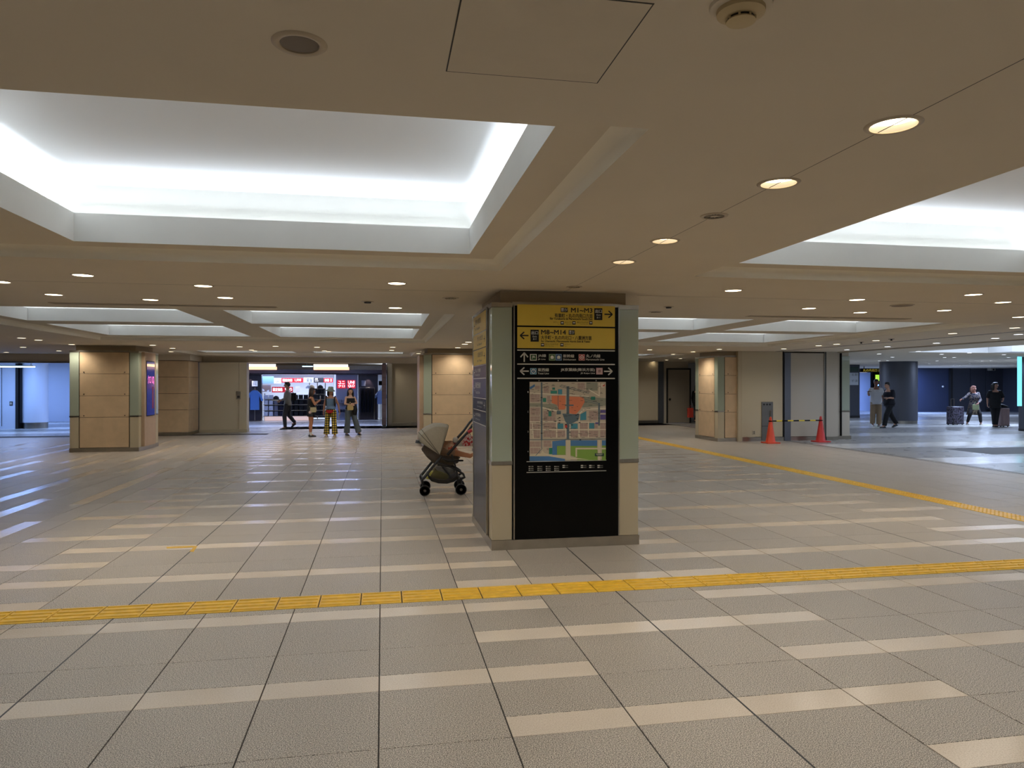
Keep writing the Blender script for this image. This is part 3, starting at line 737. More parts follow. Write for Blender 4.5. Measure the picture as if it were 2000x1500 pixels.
MB().cbox(a[0], b[0], YK - .03, YK, .02, a[2], .006).build('body', mat('cabinet_grey', (110, 110, 108), .4, .3), t)
for u in (1492, 1498, 1503.5):
    p = onY(u, 790, YK - .03); MB().lathe([(.025, 0), (.025, -.012)], p, 14, 'y').build('indicator', M_dark, t)
mb = MB(); q = [onY(u, v, YK - .05) for u, v in ((1507, 802), (1505, 802), (1505, 815), (1507, 815))]; mb.tube(q, .012, 8); mb.build('handle', M_steel, t)
p = onY(1500, 832, YK); MB().box(a[0], b[0], YK - .034, YK - .029, p[2] - .006, p[2] + .006).build('joint', M_dark, t)
t = thing('wall_outlet', onY(1472, 845, YK), 'white double power outlet low on the khaki wall', 'outlet')
p = onY(1472, 845, YK); MB().cbox(p[0] - .045, p[0] + .045, YK - .012, YK, p[2] - .06, p[2] + .06, .003).build('plate', mat('outlet_white', (170, 160, 140), .4), t)
for s in (-.022, .022): MB().lathe([(.014, 0), (.014, -.004)], (p[0] + .005, YK - .012, p[2] + s), 12, 'y').build('socket', M_dark, t)
# side hall walls
ws = thing('wall_side_hall_far', (0, 0, 0), None, None); ws['kind'] = 'structure'
YH = 36.0
for u0, u1 in ((1740, 1853), (1857, 1895), (1896, 1925), (1926, 2010), (2012, 2090)):
    MB().box(onY(u0, 750, YH)[0], onY(u1, 750, YH)[0] - .01, YH, YH + .3, .0, HT).build('panel', M_navy if u0 > 1855 else mat('blue_slate_wall', (52, 58, 78), .4), ws)
MB().box(onY(1853, 750, YH)[0], onY(1857, 750, YH)[0], YH - .15, YH + .3, 0, HT).build('joint', M_dark, ws)
MB().box(onY(1926, 750, YH)[0], onY(2090, 750, YH)[0], YH - .05, YH, 0, .12).build('plinth', M_dark, ws)
p = onY(1841, 755, YH); t = ws; MB().lathe([(.05, 0), (.05, -.05), (.03, -.06)], p, 14, 'y').build('door_knob', M_sw, t)
p = onY(1930, 722, YH); t = thing('security_camera', p, 'small pale camera at the top of the dark far wall', 'camera')
MB().box(p[0] - .15, p[0] + .15, YH - .35, YH - .1, p[2] - .06, p[2] + .08).build('housing', M_wallg, t); MB().lathe([(.05, -.35), (.05, -.40)], (p[0], YH, p[2]), 12, 'y').build('lens', M_dark, t); MB().box(p[0] - .03, p[0] + .03, YH - .1, YH, p[2], p[2] + .05).build('bracket', M_dark, t)
def rp(x, y, r, label, mt, foot=True):
    t = thing('round_pillar', (x, y, 0), label, 'pillar')
    MB().lathe([(r, .12), (r, HT)], (x, y, 0), 48).build('shaft', mt, t, smooth=True)
    MB().lathe([(r - .01, 0), (r - .01, .12)], (x, y, 0), 48).build('steel_foot', M_steel, t, smooth=True); return t
p = onZ(1772, 828, 0); rp(p[0] + .12, p[1] + .65, .70, 'thick dark slate round pillar behind the two walking men', M_navy)
p = onZ(1668, 816, 0); t = thing('notice_pillar', (p[0], p[1], 0), 'dark pillar with a white notice beside the corner pier', 'pillar')
X, Y = p[0], p[1]; MB().box(X - .6, X + .3, Y, Y + .9, 0, HT).build('shaft', M_navy, t); MB().box(X - .6, X + .31, Y - .01, Y + .91, 0, .1).build('plinth', M_dark, t)
a = onY(1664, 728, Y); b = onY(1676, 752, Y)
MB().box(a[0] - .3, b[0], Y - .02, Y, b[2], a[2]).build('notice', mat('notice_white', (190, 195, 200), .5), t)
mb = MB()
for k, (r0, c0) in enumerate(((0, 0), (0, 1), (1, 0), (1, 1))):
    text_on(mb, ['出口', '案内', '地下', '広場'][k], lambda x_, z_: (x_, Y - .022, z_), (a[0] - .02 + c0 * .17, b[2] + .14 + .30 * (1 - r0)), (a[0] + .1 + c0 * .17, b[2] + .26 + .30 * (1 - r0)))
mb.build('lettering', M_sk, t)
MB().box(a[0] - .3, b[0], Y - .02, Y, a[2] + .06, a[2] + .28).build('green_header', mat('notice_green', (40, 60, 50), .5), t)
# bright passage beyond
mb = MB(); q0 = onY(1683, 800, 38)[0]; q1 = onY(1700, 800, 38)[0]
struct(MB().box(q0 - .5, q1, 38, 38.2, 0, 2.3), 'wall_passage', mat('passage_wall', (190, 200, 225), .4))
struct(MB().box(q1, q1 + 3.2, 38.1, 38.3, 0, HT), 'wall_passage_dark', M_dark)
area('passage_lamp', (q1, 35.2, HCL - .02), (0, 0, 0), 1.6, .6, 272, (.25, .42, 1.0))
t = thing('hanging_sign', onY(1705, 724, 33), 'dark hanging sign with yellow lettering over the passage', 'sign')
a = onY(1682, 719.5, 33); b = onY(1729, 727, 33)
MB().box(a[0], b[0], 33, 33.15, b[2], a[2]).build('board', M_black, t)
mb = MB(); text_on(mb, '丸の内北口 出口', lambda x_, z_: (x_, 32.99, z_), (a[0] + .1, b[2] + .03), (b[0] - .1, a[2] - .03)); mb.build('lettering', mat('sign_glow', (200, 180, 60), .5, emit=(190, 170, 60), es=.5), t)
MB().box(a[0] + .2, a[0] + .23, 33.05, 33.08, a[2], HT).build('rod', M_dark, t); MB().box(b[0] - .23, b[0] - .2, 33.05, 33.08, a[2], HT).build('rod', M_dark, t)
a = onY(1712, 732, 37.9); b = onY(1745, 744, 37.9)
t = thing('lit_display', (a[0], 37.9, a[2]), 'lime green backlit display behind the heads of the walking men', 'display')
MB().box(a[0], b[0], 37.92, 38.05, b[2], a[2]).build('screen', pattern('lime', [(120, 190, 40), (170, 225, 70), (210, 240, 120)], 1.5), t)
sc_ = t.children[0].data.materials[0].node_tree; sc_.links.new(sc_.nodes['Color Ramp'].outputs[0], sc_.nodes['Principled BSDF'].inputs['Emission Color']); sc_.nodes['Principled BSDF'].inputs['Emission Strength'].default_value = .9
MB().box(a[0] - .1, b[0] + .1, 38.0, 38.09, b[2] - .9, a[2] + .15).build('frame', M_black, t)
mb = MB()
for i in range(5): mb.box(a[0] + .1 + i * .2, a[0] + .2 + i * .2, 37.97, 38.0, b[2] - .3, b[2] - .2)
mb.build('indicator_lights', mat('blue_glow', (120, 160, 255), .4, emit=(120, 170, 255), es=2.5), t)
# pillar with cyan light at the edge
t = thing('lit_pillar', (17.4, 17.0, 0), 'slate pillar with a tall cyan-lit strip at the picture edge', 'pillar')
p = onZ(2021, 842, 0); X, Y = p[0], p[1]
MB().lathe([(.45, .08), (.45, HT)], (X, Y, 0), 40).build('shaft', M_navy, t, smooth=True); MB().lathe([(.46, 0), (.46, .08)], (X, Y, 0), 40).build('plinth', M_dark, t, smooth=True)
a = onY(1987, 696, Y - .18); b = onY(1995, 793, Y - .18)
MB().cbox(a[0], b[0], Y - .20, Y - .17, b[2], a[2], .005).build('light_strip', mat('cyan_strip', (150, 225, 240), .4, emit=(110, 215, 245), es=1.3), t)
area('hall_panel', (24, 24, HCL - .01), (0, 0, 0), 3, .4, 192, COOL); area('hall_panel', (17, 28, HCL - .01), (0, 0, 0), 3, .4, 192, COOL); area('hall_panel', (30, 32, HCL - .01), (0, 0, 0), 3, .4, 160, COOL); area('hall_panel', (15.5, 9, HCL - .01), (0, 0, 0), 1.5, .4, 128, (.7, .8, 1))
# ============================================================ PILLARS
def pillar(x0, x1, y0, y1, label, faces, glass=M_glass):
    """faces: dict side -> 'stone' | 'plain' | None ; sides f(-Y) l(-X) r(+X) b(+Y)"""
    t = thing('pillar', ((x0 + x1) / 2, (y0 + y1) / 2, 0), label, 'pillar')
    c = .20; I = .02
    MB().box(x0 + I, x1 - I, y0 + I, y1 - I, .09, 2.38).build('core', M_dark, t)
    MB().box(x0 - .005, x1 + .005, y0 - .008, y1 + .008, 0, .095).build('plinth', M_steel2, t)
    for (cx0, cx1, cy0, cy1) in ((x0, x0 + c, y0, y0 + c), (x1 - c, x1, y0, y0 + c), (x0, x0 + c, y1 - c, y1), (x1 - c, x1, y1 - c, y1)):
        MB().cbox(cx0, cx1, cy0, cy1, .86, 2.355, .003).build('glass_panel', glass, t)
        MB().box(cx0 - .006, cx1 + .002, cy0 - .006, cy1 + .002, .825, .86).build('rail', M_steel, t)
        MB().cbox(cx0 + .002, cx1 - .002, cy0 + .002, cy1 - .002, .097, .823, .003).build('lower_panel', M_khaki, t)
        MB().box(cx0 - .003, cx1 + .003, cy0 - .003, cy1 + .003, 2.357, 2.40).build('top_frame', M_steel2, t)
    MB().box(x0 - .002, x1 + .002, y0 + c, y1 - c, 2.37, 2.41).build('top_frame', M_steel2, t); MB().box(x0 + c, x1 - c, y0 - .002, y1 + .002, 2.37, 2.41).build('top_frame', M_steel2, t)
    MB().box(x0 + .10, x1 - .10, y0 + .10, y1 - .10, 2.40, HCL - .001).build('cap', mat('cap_beige', (172, 156, 132), .7), t)
    g = .018
    for s, k in faces.items():
        if s in 'fb': a0, a1 = x0 + c + g, x1 - c - g
        else: a0, a1 = y0 + c + g, y1 - c - g
        def bx(p, q, z0, z1, proud, thick=.02, m=None, n='stone_panel'):
            if s == 'f': b_ = (p, q, y0 - proud, y0 - proud + thick)
            elif s == 'b': b_ = (p, q, y1 + proud - thick, y1 + proud)
            elif s == 'l': b_ = (x0 - proud, x0 - proud + thick, p, q)
            else: b_ = (x1 + proud - thick, x1 + proud, p, q)
            return MB().cbox(b_[0], b_[1], b_[2], b_[3], z0, z1, .002).build(n, m or M_stone, t)
        if k == 'stone':
            hs = [.10, .82, 1.33, 1.85, 2.365]
            for i in range(4): bx(a0, a1, hs[i] + .004, hs[i + 1] - .004, .0)
            for i in range(1, 4):
                for q in (a0 + .09, a1 - .09):
                    z = hs[i] + .04 if i < 4 else 0
                    if s == 'f': MB().lathe([(.013, 0), (.012, -.008), (.006, -.01)], (q, y0, z), 10, 'y').build('bolt', M_dark, t)
                    elif s == 'l': MB().lathe([(.013, 0), (.012, -.008), (.006, -.01)], (x0, q, z), 10, 'x').build('bolt', M_dark, t)
        elif k == 'plain': bx(a0, a1, .10, 2.365, 0, m=M_khaki, n='side_panel')
        elif k == 'box':
            bx(a0 - .06, a1 + .06, .097, 2.36, .10, .10, M_stone2, 'side_cladding')
    return t
p1 = pillar(1.04, 2.53, 6.79, 8.28, 'square pillar with green glass corners carrying the station map', {'f': None, 'l': None, 'r': 'plain', 'b': 'plain'})
p2 = pillar(-7.24, -5.73, 18.3, 19.8, 'stone-clad square pillar with a screen on its flank, left of the shop', {'f': 'stone', 'l': 'plain', 'b': 'plain'})
p3_ = pillar(1.04, 2.53, 18.3, 19.8, 'stone-clad square pillar standing behind the stroller', {'f': 'stone', 'l': 'box', 'r': 'plain', 'b': 'plain'})
p4 = pillar(9.20, 10.3, 18.45, 19.9, 'stone-clad corner pillar joined to the khaki wall by the traffic cones', {'f': 'stone', 'l': 'stone', 'b': 'plain'})
# display box on the flank of the second pillar
t = thing('display_kiosk', (-5.70, 18.9, 0), 'pinkish slim kiosk with a glossy blue screen on the pillar flank', 'display')
MB().cbox(-5.735, -5.66, 18.50, 19.34, .10, 2.38, .004).build('housing', M_stone2, t)
MB().box(-5.66, -5.652, 18.62, 19.24, .82, 2.18).build('screen_bezel', M_dark, t)
MB().box(-5.652, -5.648, 18.64, 19.22, .84, 2.16).build('screen', mat('screen_blue', (24, 28, 90), .08, emit=(46, 52, 120), es=.5), t)  # blue of the reflected shop put into the screen as glow
mb = MB(); f = lambda a, z: (-5.6465, 18.66 + a, z)
text_on(mb, 'クロ', f, (.04, 1.62), (.26, 1.82)); text_on(mb, 'UQ', f, (.34, 1.60), (.52, 1.80)); mb.build('lettering', mat('pink_reflection', (255, 130, 190), .4, emit=(255, 120, 190), es=1.2), t)  # mirrored shop letters: a reflection painted on as glow
MB().box(-5.6475, -5.6465, 18.64, 19.22, 2.04, 2.10).build('light_band', mat('peach_reflection', (255, 200, 170), .4, emit=(255, 190, 150), es=1.2), t)  # warm band of the shop reflection, painted on as glow
MB().box(-5.6475, -5.6465, 19.02, 19.14, 1.0, 1.55).build('picture', mat('dark_red_reflection', (110, 24, 50), .3, emit=(110, 24, 50), es=.3), t)  # dark red patch of the same painted shop reflection

# ============================================================ MAP SIGN on the first pillar, front
YS = 6.772
sg = thing('map_sign', (1.785, YS, 1.2), 'tall black guide board with yellow exit panels and area map', 'sign')
def pu(x, y): return 1000 + x / 8.823, 580 + y / 8.823
def S5(x, y):
    u, v = pu(x, y); p = onY(u, v, YS); return (p[0], p[2])
SXL, SXR = 1.262, 2.312
MB().box(SXL, SXR, YS, 6.80, .10, 2.372).build('board', M_black, sg)
for x in (SXL - .012, SXR): MB().box(x, x + .012, YS - .006, 6.80, .10, 2.38).build('edge_trim', M_steel, sg)
YXL, YXR = S5(90, 300)[0], S5(1772, 300)[0]
f = lambda x, z: (x, YS - .0045, z)
def sbox(mb, x0, y0, x1, y1, d=.003):
    a = S5(x0, (y0)); b = S5(x1, y1); mb.box(a[0], b[0], YS - d - .001, YS - d, b[1], a[1])
def ST(mb, s, x0, y0, x1, y1, bold=0):
    a = S5(x0, y1); b = S5(x1, y0); text_on(mb, s, f, a, b, bold)
BF = .0022
# the rows tilt slightly in the photograph (perspective); take heights at the row's own place
def row_z(xl, yl, xr, yr): return S5(xl, yl)[1], S5(xr, yr)[1]
zz = [2.332, 2.128, 2.112, 1.91]
z1t = (S5(90, 135)[1] + S5(1772, 152)[1]) / 2; z1b = (S5(90, 494)[1] + S5(1772, 512)[1]) / 2
z2t = (S5(90, 521)[1] + S5(1772, 538)[1]) / 2; z2b = (S5(90, 885)[1] + S5(1772, 893)[1]) / 2
pn1 = MB().box(YXL, YXR, YS - .003, YS, z1b, z1t).build('exit_panel', M_sy, sg)
pn2 = MB().box(YXL, YXR, YS - .003, YS, z2b, z2t).build('exit_panel', M_sy, sg)
k = MB()
ST(k, 'M1~M3', 1015, 198, 1380, 268, BF); ST(k, '有楽町・丸の内南口方面', 733, 294, 1385, 354, .0009); ST(k, 'for Yurakucho & Marunouchi South Exit', 655, 366, 1385, 392, .0009)
ST(k, 'タクシー', 712, 422, 815, 448); ST(k, 'はとバス', 912, 424, 1022, 450); ST(k, '南口バスのりば', 1120, 426, 1310, 452)
ST(k, 'Taxi', 782, 462, 815, 473); ST(k, 'Hato Bus', 932, 464, 1022, 475); ST(k, 'South Bus Stop', 1172, 466, 1310, 477)
for x in (835, 1037, 1328): sbox(k, x, 420, x + 57, 476, .0035)
sbox(k, 838, 185, 958, 265, .0035); sbox(k, 1415, 194, 1555, 399, .0035)
arrow2(k, f, S5(1658, 300), .082, 0, .0125); k.build('lettering', M_sk, pn1)
k = MB(); f0 = f; f = lambda x, z: (x, YS - .0065, z)
ST(k, '出口', 1432, 218, 1545, 275, .0006); ST(k, 'Exit', 1455, 297, 1525, 324); ST(k, '출구', 1455, 342, 1520, 370)
for x in (835, 1037, 1328):
    sbox(k, x + 10, 436, x + 47, 456, .006); 
sbox(k, 846, 195, 890, 215, .006); sbox(k, 846, 222, 890, 232, .006); sbox(k, 846, 238, 890, 248, .006); ST(k, 'EV', 905, 200, 950, 250)
k.build('pictogram', M_sw, pn1)
k = MB(); f = f0
ST(k, 'M8~M14', 500, 575, 925, 645, BF); ST(k, '大手町・丸の内北口・八重洲方面', 497, 675, 1368, 733, .0009); ST(k, 'for Otemachi, Marunouchi North Exit & Yaesu', 497, 754, 1340, 783, .0009)
ST(k, '北口バスのりば', 568, 800, 795, 830); ST(k, 'タクシー', 903, 801, 1005, 830); ST(k, 'North Bus Stop', 568, 842, 720, 855); ST(k, 'Taxi', 903, 842, 937, 855)
for x in (497, 830): sbox(k, x, 797, x + 57, 853, .0035)
sbox(k, 975, 573, 1080, 652, .0035); sbox(k, 318, 565, 460, 772, .0035)
arrow2(k, f, S5(212, 665), .082, math.pi, .0125); k.build('lettering', M_sk, pn2)
k = MB(); f = lambda x, z: (x, YS - .0065, z)
ST(k, '出口', 332, 590, 448, 647, .0006); ST(k, 'Exit', 355, 668, 425, 696); ST(k, '출구', 358, 712, 422, 740)
for x in (497, 830): sbox(k, x + 10, 813, x + 47, 833, .006)
sbox(k, 984, 583, 1020, 600, .006); sbox(k, 984, 608, 1020, 618, .006); sbox(k, 984, 626, 1020, 636, .006); ST(k, 'EV', 1034, 588, 1070, 638)
k.build('pictogram', M_sw, pn2)
f = lambda x, z: (x, YS - .0025, z)
k = MB()
for y in (922, 1160, 1403): 
    z = S5(900, y)[1]; k.box(YXL, YXR, YS - .002, YS, z - .0055, z + .0055)
arrow2(k, f, S5(210, 1040), .088, math.pi / 2, .0125); arrow2(k, f, S5(215, 1278), .085, math.pi, .0125); arrow2(k, f, S5(1655, 1282), .085, 0, .0125)
ST(k, 'JR線', 445, 987, 585, 1045, .0009); ST(k, 'JR Line', 445, 1062, 575, 1092, .0007); ST(k, '新幹線', 880, 990, 1070, 1045, .0009); ST(k, 'Shinkansen', 880, 1063, 1100, 1093, .0007)
ST(k, '丸ノ内線', 1275, 990, 1520, 1045, .0009); ST(k, 'Marunouchi Line', 1273, 1063, 1590, 1093, .0007); ST(k, '東西線', 442, 1228, 635, 1285, .0009); ST(k, 'Tozai Line', 442, 1303, 633, 1333, .0007)
ST(k, 'JR京葉線(舞浜方面)', 838, 1228, 1425, 1288, .0009); ST(k, 'JR Keiyo Line', 1180, 1303, 1427, 1333, .0007)
for s, x in (('A', 465), ('B', 797), ('C', 1125), ('D', 1450)): ST(k, s, x - 10, 1430, x + 10, 1452)
k.build('lettering', mat('sign_letter_white', (200, 196, 184), .5), sg)
def icon(x0, y0, x1, y1, rim, body, glyph, gc, round_=False):
    a = S5(x0, y1); b = S5(x1, y0)
    o = MB().cbox(a[0], b[0], YS - .003, YS, a[1], b[1], .001).build('line_symbol', rim, sg)
    e = (b[0] - a[0]) * .1
    MB().box(a[0] + e, b[0] - e, YS - .004, YS - .003, a[1] + e, b[1] - e).build('symbol_field', body, o)
    k = MB(); cx, cz = (a[0] + b[0]) / 2, (a[1] + b[1]) / 2; r = (b[0] - a[0]) / 2
    g_ = lambda x, z: (x, YS - .0055, z)
    if glyph == 'ring': 
        for q, m_ in ((.62, None),):
            n = 28; k.loftp([[(cx + r * q_ * math.cos(2 * math.pi * i / n), YS - .0055, cz + r * q_ * math.sin(2 * math.pi * i / n)) for i in range(n)] for q_ in (.66, .46)], cap=False)
        k.box(cx - r * .2, cx + r * .2, YS - .0057, YS - .005, cz - r * .2, cz + r * .2)
    elif glyph == 'T':
        n = 28; k.loftp([[(cx + r * q_ * math.cos(2 * math.pi * i / n), YS - .0055, cz + r * q_ * math.sin(2 * math.pi * i / n)) for i in range(n)] for q_ in (.70, .48)], cap=False); text_on(k, 'T', g_, (cx - r * .22, cz - r * .3), (cx + r * .22, cz + r * .3), .0008)
    elif glyph == 'train':
        k.loftp([[(cx + s * r, YS - .0055, cz + q * r) for s, q in ((-.45, -.5), (.45, -.5), (.55, .1), (.25, .5), (-.25, .5), (-.55, .1))], [(cx + s * r, YS - .0045, cz + q * r) for s, q in ((-.45, -.5), (.45, -.5), (.55, .1), (.25, .5), (-.25, .5), (-.55, .1))]])
    else: text_on(k, glyph, g_, (cx - r * .5, cz - r * .42), (cx + r * .5, cz + r * .42), .001)
    k.build('symbol', gc, o)
W_ = M_sw
icon(310, 984, 425, 1095, W_, mat('sym_green', (30, 74, 28), .5), 'JR', W_)
icon(636, 984, 743, 1094, mat('sym_palegreen', (150, 170, 130), .5), mat('sym_green2', (70, 100, 60), .5), 'train', W_)
icon(750, 984, 856, 1094, mat('sym_paleblue', (130, 160, 190), .5), mat('sym_blue2', (50, 80, 120), .5), 'train', W_)
icon(1148, 988, 1253, 1095, mat('sym_pink', (200, 150, 140), .5), mat('sym_red', (170, 34, 34), .5), 'ring', W_)
icon(313, 1228, 422, 1333, mat('sym_palecyan', (150, 190, 205), .5), mat('sym_blue', (10, 90, 130), .5), 'T', W_)
icon(1450, 1223, 1560, 1335, mat('sym_rose', (205, 160, 160), .5), mat('sym_cream', (200, 170, 165), .5), '京', mat('sym_darkred', (90, 30, 34), .5))
# the map sheet
def S6(x, y):
    p = onY(1020 + x / 7.694, 735 + y / 7.694, YS); return (p[0], p[2])
a = S6(110, 1272); b = S6(1254, 84)
mp = MB().box(a[0], b[0], YS - .003, YS, a[1], b[1]).build('map_sheet', mat('map_paper', (186, 172, 150), .5), sg)
def mappoly(name, polys, col, lay):
    k = MB()
    for n_i, P in enumerate(polys):
        # keep the order so that the faces look at the viewer
        pts = [S6(max(110, min(1254, x)), max(84, min(1272, y))) for x, y in P]
        ar = sum(pts[i][0] * pts[(i + 1) % len(pts)][1] - pts[(i + 1) % len(pts)][0] * pts[i][1] for i in range(len(pts)))
        if abs(ar) < 1e-9: continue
        if ar < 0: pts = pts[::-1]
        k.poly([(x, YS - .003 - .0004 * lay - .00006 * (n_i % 6), z) for x, z in pts])
    k.build(name, mat('map_' + name, col, .5), mp)['kind'] = 'stuff'
R_ = lambda x0, y0, x1, y1: [(x0, y0), (x1, y0), (x1, y1), (x0, y1)]
def line(x0, y0, x1, y1, w_):
    dx, dy = x1 - x0, y1 - y0; l = math.hypot(dx, dy); nx, ny = -dy / l * w_ / 2, dx / l * w_ / 2
    return [(x0 + nx, y0 + ny), (x1 + nx, y1 + ny), (x1 - nx, y1 - ny), (x0 - nx, y0 - ny)]
rnd = random.Random(9)
bl = []
for (x0, y0, x1, y1) in ((120, 270, 262, 385), (318, 150, 405, 250), (120, 470, 265, 590), (120, 600, 265, 700), (318, 520, 500, 680), (318, 700, 505, 790), (318, 815, 505, 915), (530, 815, 650, 915), (725, 815, 840, 915), (865, 700, 985, 790), (865, 815, 985, 915), (1000, 815, 1140, 915), (1000, 520, 1140, 665), (830, 100, 940, 200), (120, 715, 265, 790), (165, 800, 265, 930), (110, 980, 280, 1060), (120, 1075, 270, 1160), (318, 965, 440, 1060), (1000, 700, 1140, 790), (960, 150, 1030, 230), (1170, 690, 1254, 920), (365, 1075, 400, 1110), (190, 140, 262, 200), (372, 290, 430, 400)):
    y = y0
    while y < y1 - 10:
        x = x0; h = min(rnd.uniform(34, 60), y1 - y)
        while x < x1 - 10:
            w_ = min(rnd.uniform(40, 90), x1 - x); bl.append(R_(x + 2, y + 2, x + w_ - 2, y + h - 2)); x += w_
        y += h
mappoly('city_block', bl, (165, 140, 128), 1)
mappoly('rail_yard', [[(300, 415), (520, 415), (520, 510), (300, 460)], [(110, 405), (290, 405), (290, 455), (110, 455)], [(900, 300), (1254, 330), (1254, 440), (900, 470)], R_(960, 90, 1130, 215)], (140, 140, 122), 1.5)
mappoly('station', [[(440, 290), (650, 290), (650, 480), (545, 500), (520, 430), (440, 400)], [(692, 300), (915, 310), (940, 380), (870, 500), (800, 575), (692, 550)], R_(545, 455, 640, 500)], (206, 118, 78), 2)
mappoly('pale_road', [line(110, 250, 1000, 300, 12), line(300, 470, 520, 520, 18), line(110, 680, 1254, 690, 10), line(110, 800, 1254, 800, 10), line(110, 960, 640, 945, 14), line(515, 680, 515, 920, 12), line(655, 700, 655, 920, 12), line(715, 700, 715, 920, 12), line(852, 640, 852, 920, 12), line(992, 680, 992, 920, 10), line(860, 560, 930, 495, 16), line(930, 495, 1254, 480, 14), line(1155, 100, 1155, 300, 14), line(1000, 200, 1150, 290, 14), line(150, 700, 165, 930, 10)], (222, 212, 190), 3)
mappoly('moat', [[(450, 975), (650, 955), (650, 1060), (520, 1060), (520, 1180), (450, 1180)], R_(725, 960, 1125, 1045), R_(1195, 960, 1254, 1040), [(110, 1200), (420, 1200), (640, 1235), (640, 1272), (110, 1272)], [(110, 160), (180, 130), (190, 150), (120, 200)], [(110, 165), (185, 118), (190, 140), (115, 190)]], (66, 112, 158), 2)
mappoly('garden', [R_(520, 1045, 650, 1180), R_(725, 1045, 1125, 1165), R_(825, 1105, 1130, 1260), R_(1195, 1040, 1254, 1260), [(725, 1165), (830, 1165), (900, 1250), (725, 1190)]], (118, 150, 60), 3)
mappoly('avenue', [line(688, 960, 688, 1260, 66), [(110, 1180), (280, 1160), (300, 1110), (330, 1150), (440, 1180), (1000, 1250), (640, 1240), (400, 1200), (110, 1200)], line(800, 1085, 1254, 1085, 24), line(810, 1080, 810, 1210, 24), line(1155, 960, 1155, 1260, 34), line(440, 1195, 680, 1200, 26)], (205, 192, 164), 4)
mappoly('subway_road', [line(290, 90, 290, 960, 24), line(290, 960, 290, 1080, 10), line(110, 955, 1254, 940, 12), line(684, 150, 684, 940, 40), [(600, 560), (860, 570), (840, 660), (720, 720), (650, 690)], R_(515, 520, 580, 570), line(1152, 400, 1152, 740, 26), line(538, 290, 538, 520, 8), line(640, 435, 770, 435, 20), line(560, 150, 1000, 260, 6), line(580, 130, 1000, 240, 6), line(300, 1080, 200, 1190, 8), line(930, 340, 1140, 400, 6), line(930, 370, 1140, 420, 6)], (84, 102, 110), 5)
mappoly('teal_block', [R_(425, 215, 520, 260), R_(308, 325, 358, 385), R_(392, 520, 436, 600), R_(1030, 305, 1095, 355), R_(400, 1075, 450, 1170), R_(450, 170, 490, 200)], (34, 120, 100), 6)
mappoly('blue_block', [R_(535, 195, 598, 270), R_(530, 710, 615, 788), R_(730, 710, 830, 788), R_(1005, 700, 1080, 785), [(870, 570), (960, 520), (960, 655), (870, 660)]], (60, 130, 145), 6)
mappoly('violet_block', [R_(1170, 505, 1252, 550), R_(1170, 575, 1252, 650), R_(1095, 690, 1140, 715)], (88, 76, 132), 6)
mappoly('here_mark', [R_(640, 725, 672, 775), [(1200, 150), (1235, 115), (1235, 150)]], (190, 50, 40), 7)
mappoly('compass', [[(1205 + 32 * math.cos(a), 138 + 32 * math.sin(a)) for a in [2 * math.pi * i / 16 for i in range(16)]]], (214, 200, 180), 6)
tk = []
for i in range(150):
    x = rnd.uniform(125, 1200); y = rnd.uniform(95, 940); w_ = rnd.uniform(18, 60); tk.append(R_(x, y, x + w_, y + 5))
for (x, y) in ((370, 515), (440, 525), (545, 620), (545, 665), (480, 675), (540, 700), (640, 720), (655, 780), (700, 838), (730, 730), (820, 570), (795, 582), (815, 635), (845, 695), (275, 320), (275, 855), (855, 955)): tk.append(R_(x, y - 7, x + 28, y + 7))
for i in range(8): tk.append(line(560 + 50 * i, 150 + 13 * i, 600 + 50 * i, 128 + 13 * i, 4))
mappoly('print', tk, (40, 42, 42), 8)
mappoly('key_plate', [R_(1088, 1155, 1225, 1200)], (16, 52, 44), 8)
mappoly('key_text', [R_(1105, 1165, 1205, 1172), R_(1115, 1180, 1190, 1185)], (190, 190, 170), 9)
k = MB(); f = lambda x, z: (x, YS - .0025, z)
for y in (1283, 1445):
    p, q = S6(65, y), S6(1262, y); k.box(p[0], q[0], YS - .002, YS, p[1] - .003, p[1] + .003)
for i, y in enumerate((235, 532, 832, 1130)): text_on(k, str(i + 1), f, S6(80, y + 12), S6(92, y - 12))
def LT(s, x0, y0, x1, y1): text_on(k, s, f, S6(x0, y1), S6(x1, y0))
for c, x in enumerate((98, 230, 355, 483)):
    for r, y in enumerate((1355, 1385, 1412)):
        p, q = S6(x, y + 8), S6(x + 16, y - 6); k.box(p[0], q[0], YS - .002, YS, p[1], q[1]); LT(['交番', '郵便局', '駐車場', '案内所', '銀行', '病院'][(c * 3 + r) % 6], x + 22, y - 8, x + 70, y + 8)
for x in (605, 880, 1005, 1130):
    for y in (1340, 1368):
        p, q = S6(x, y + 8), S6(x + 34, y - 8); k.box(p[0], q[0], YS - .002, YS, p[1], q[1]); LT('出入口', x + 40, y - 7, x + 80, y + 7)
k.build('legend', mat('sign_letter_white', (200, 196, 184), .5), sg)

# side sign on the same pillar
X1 = 1.022
ss = thing('direction_sign', (X1, 7.54, 1.2), 'narrow side board with yellow and violet rows on the pillar flank', 'sign')
MB().box(X1, 1.045, 7.035, 8.045, .10, 2.37).build('board', mat('side_board_dark', (46, 42, 44), .25), ss)
for y in (7.022, 8.045): MB().box(X1 - .004, 1.045, y, y + .013, .10, 2.38).build('edge_trim', M_steel, ss)
g = lambda a_, z: (X1 - .0045, 8.03 - a_, z)
rows = [(2.355, 2.16, M_sy, 1), (2.15, 1.99, M_sy, 1), (1.98, 1.815, M_sy, 1), (1.80, 1.675, mat('sign_violet', (70, 50, 66), .4), 0), (1.665, 1.465, mat('sign_indigo', (52, 46, 76), .4), 0), (1.45, 1.335, M_black, 0), (1.32, 1.19, M_black, 0)]
jp = ['有楽町・丸の内南口方面', '大手町・丸の内北口方面', '八重洲方面', '丸ノ内線', '東西線', 'JR線 新幹線', 'JR京葉線']
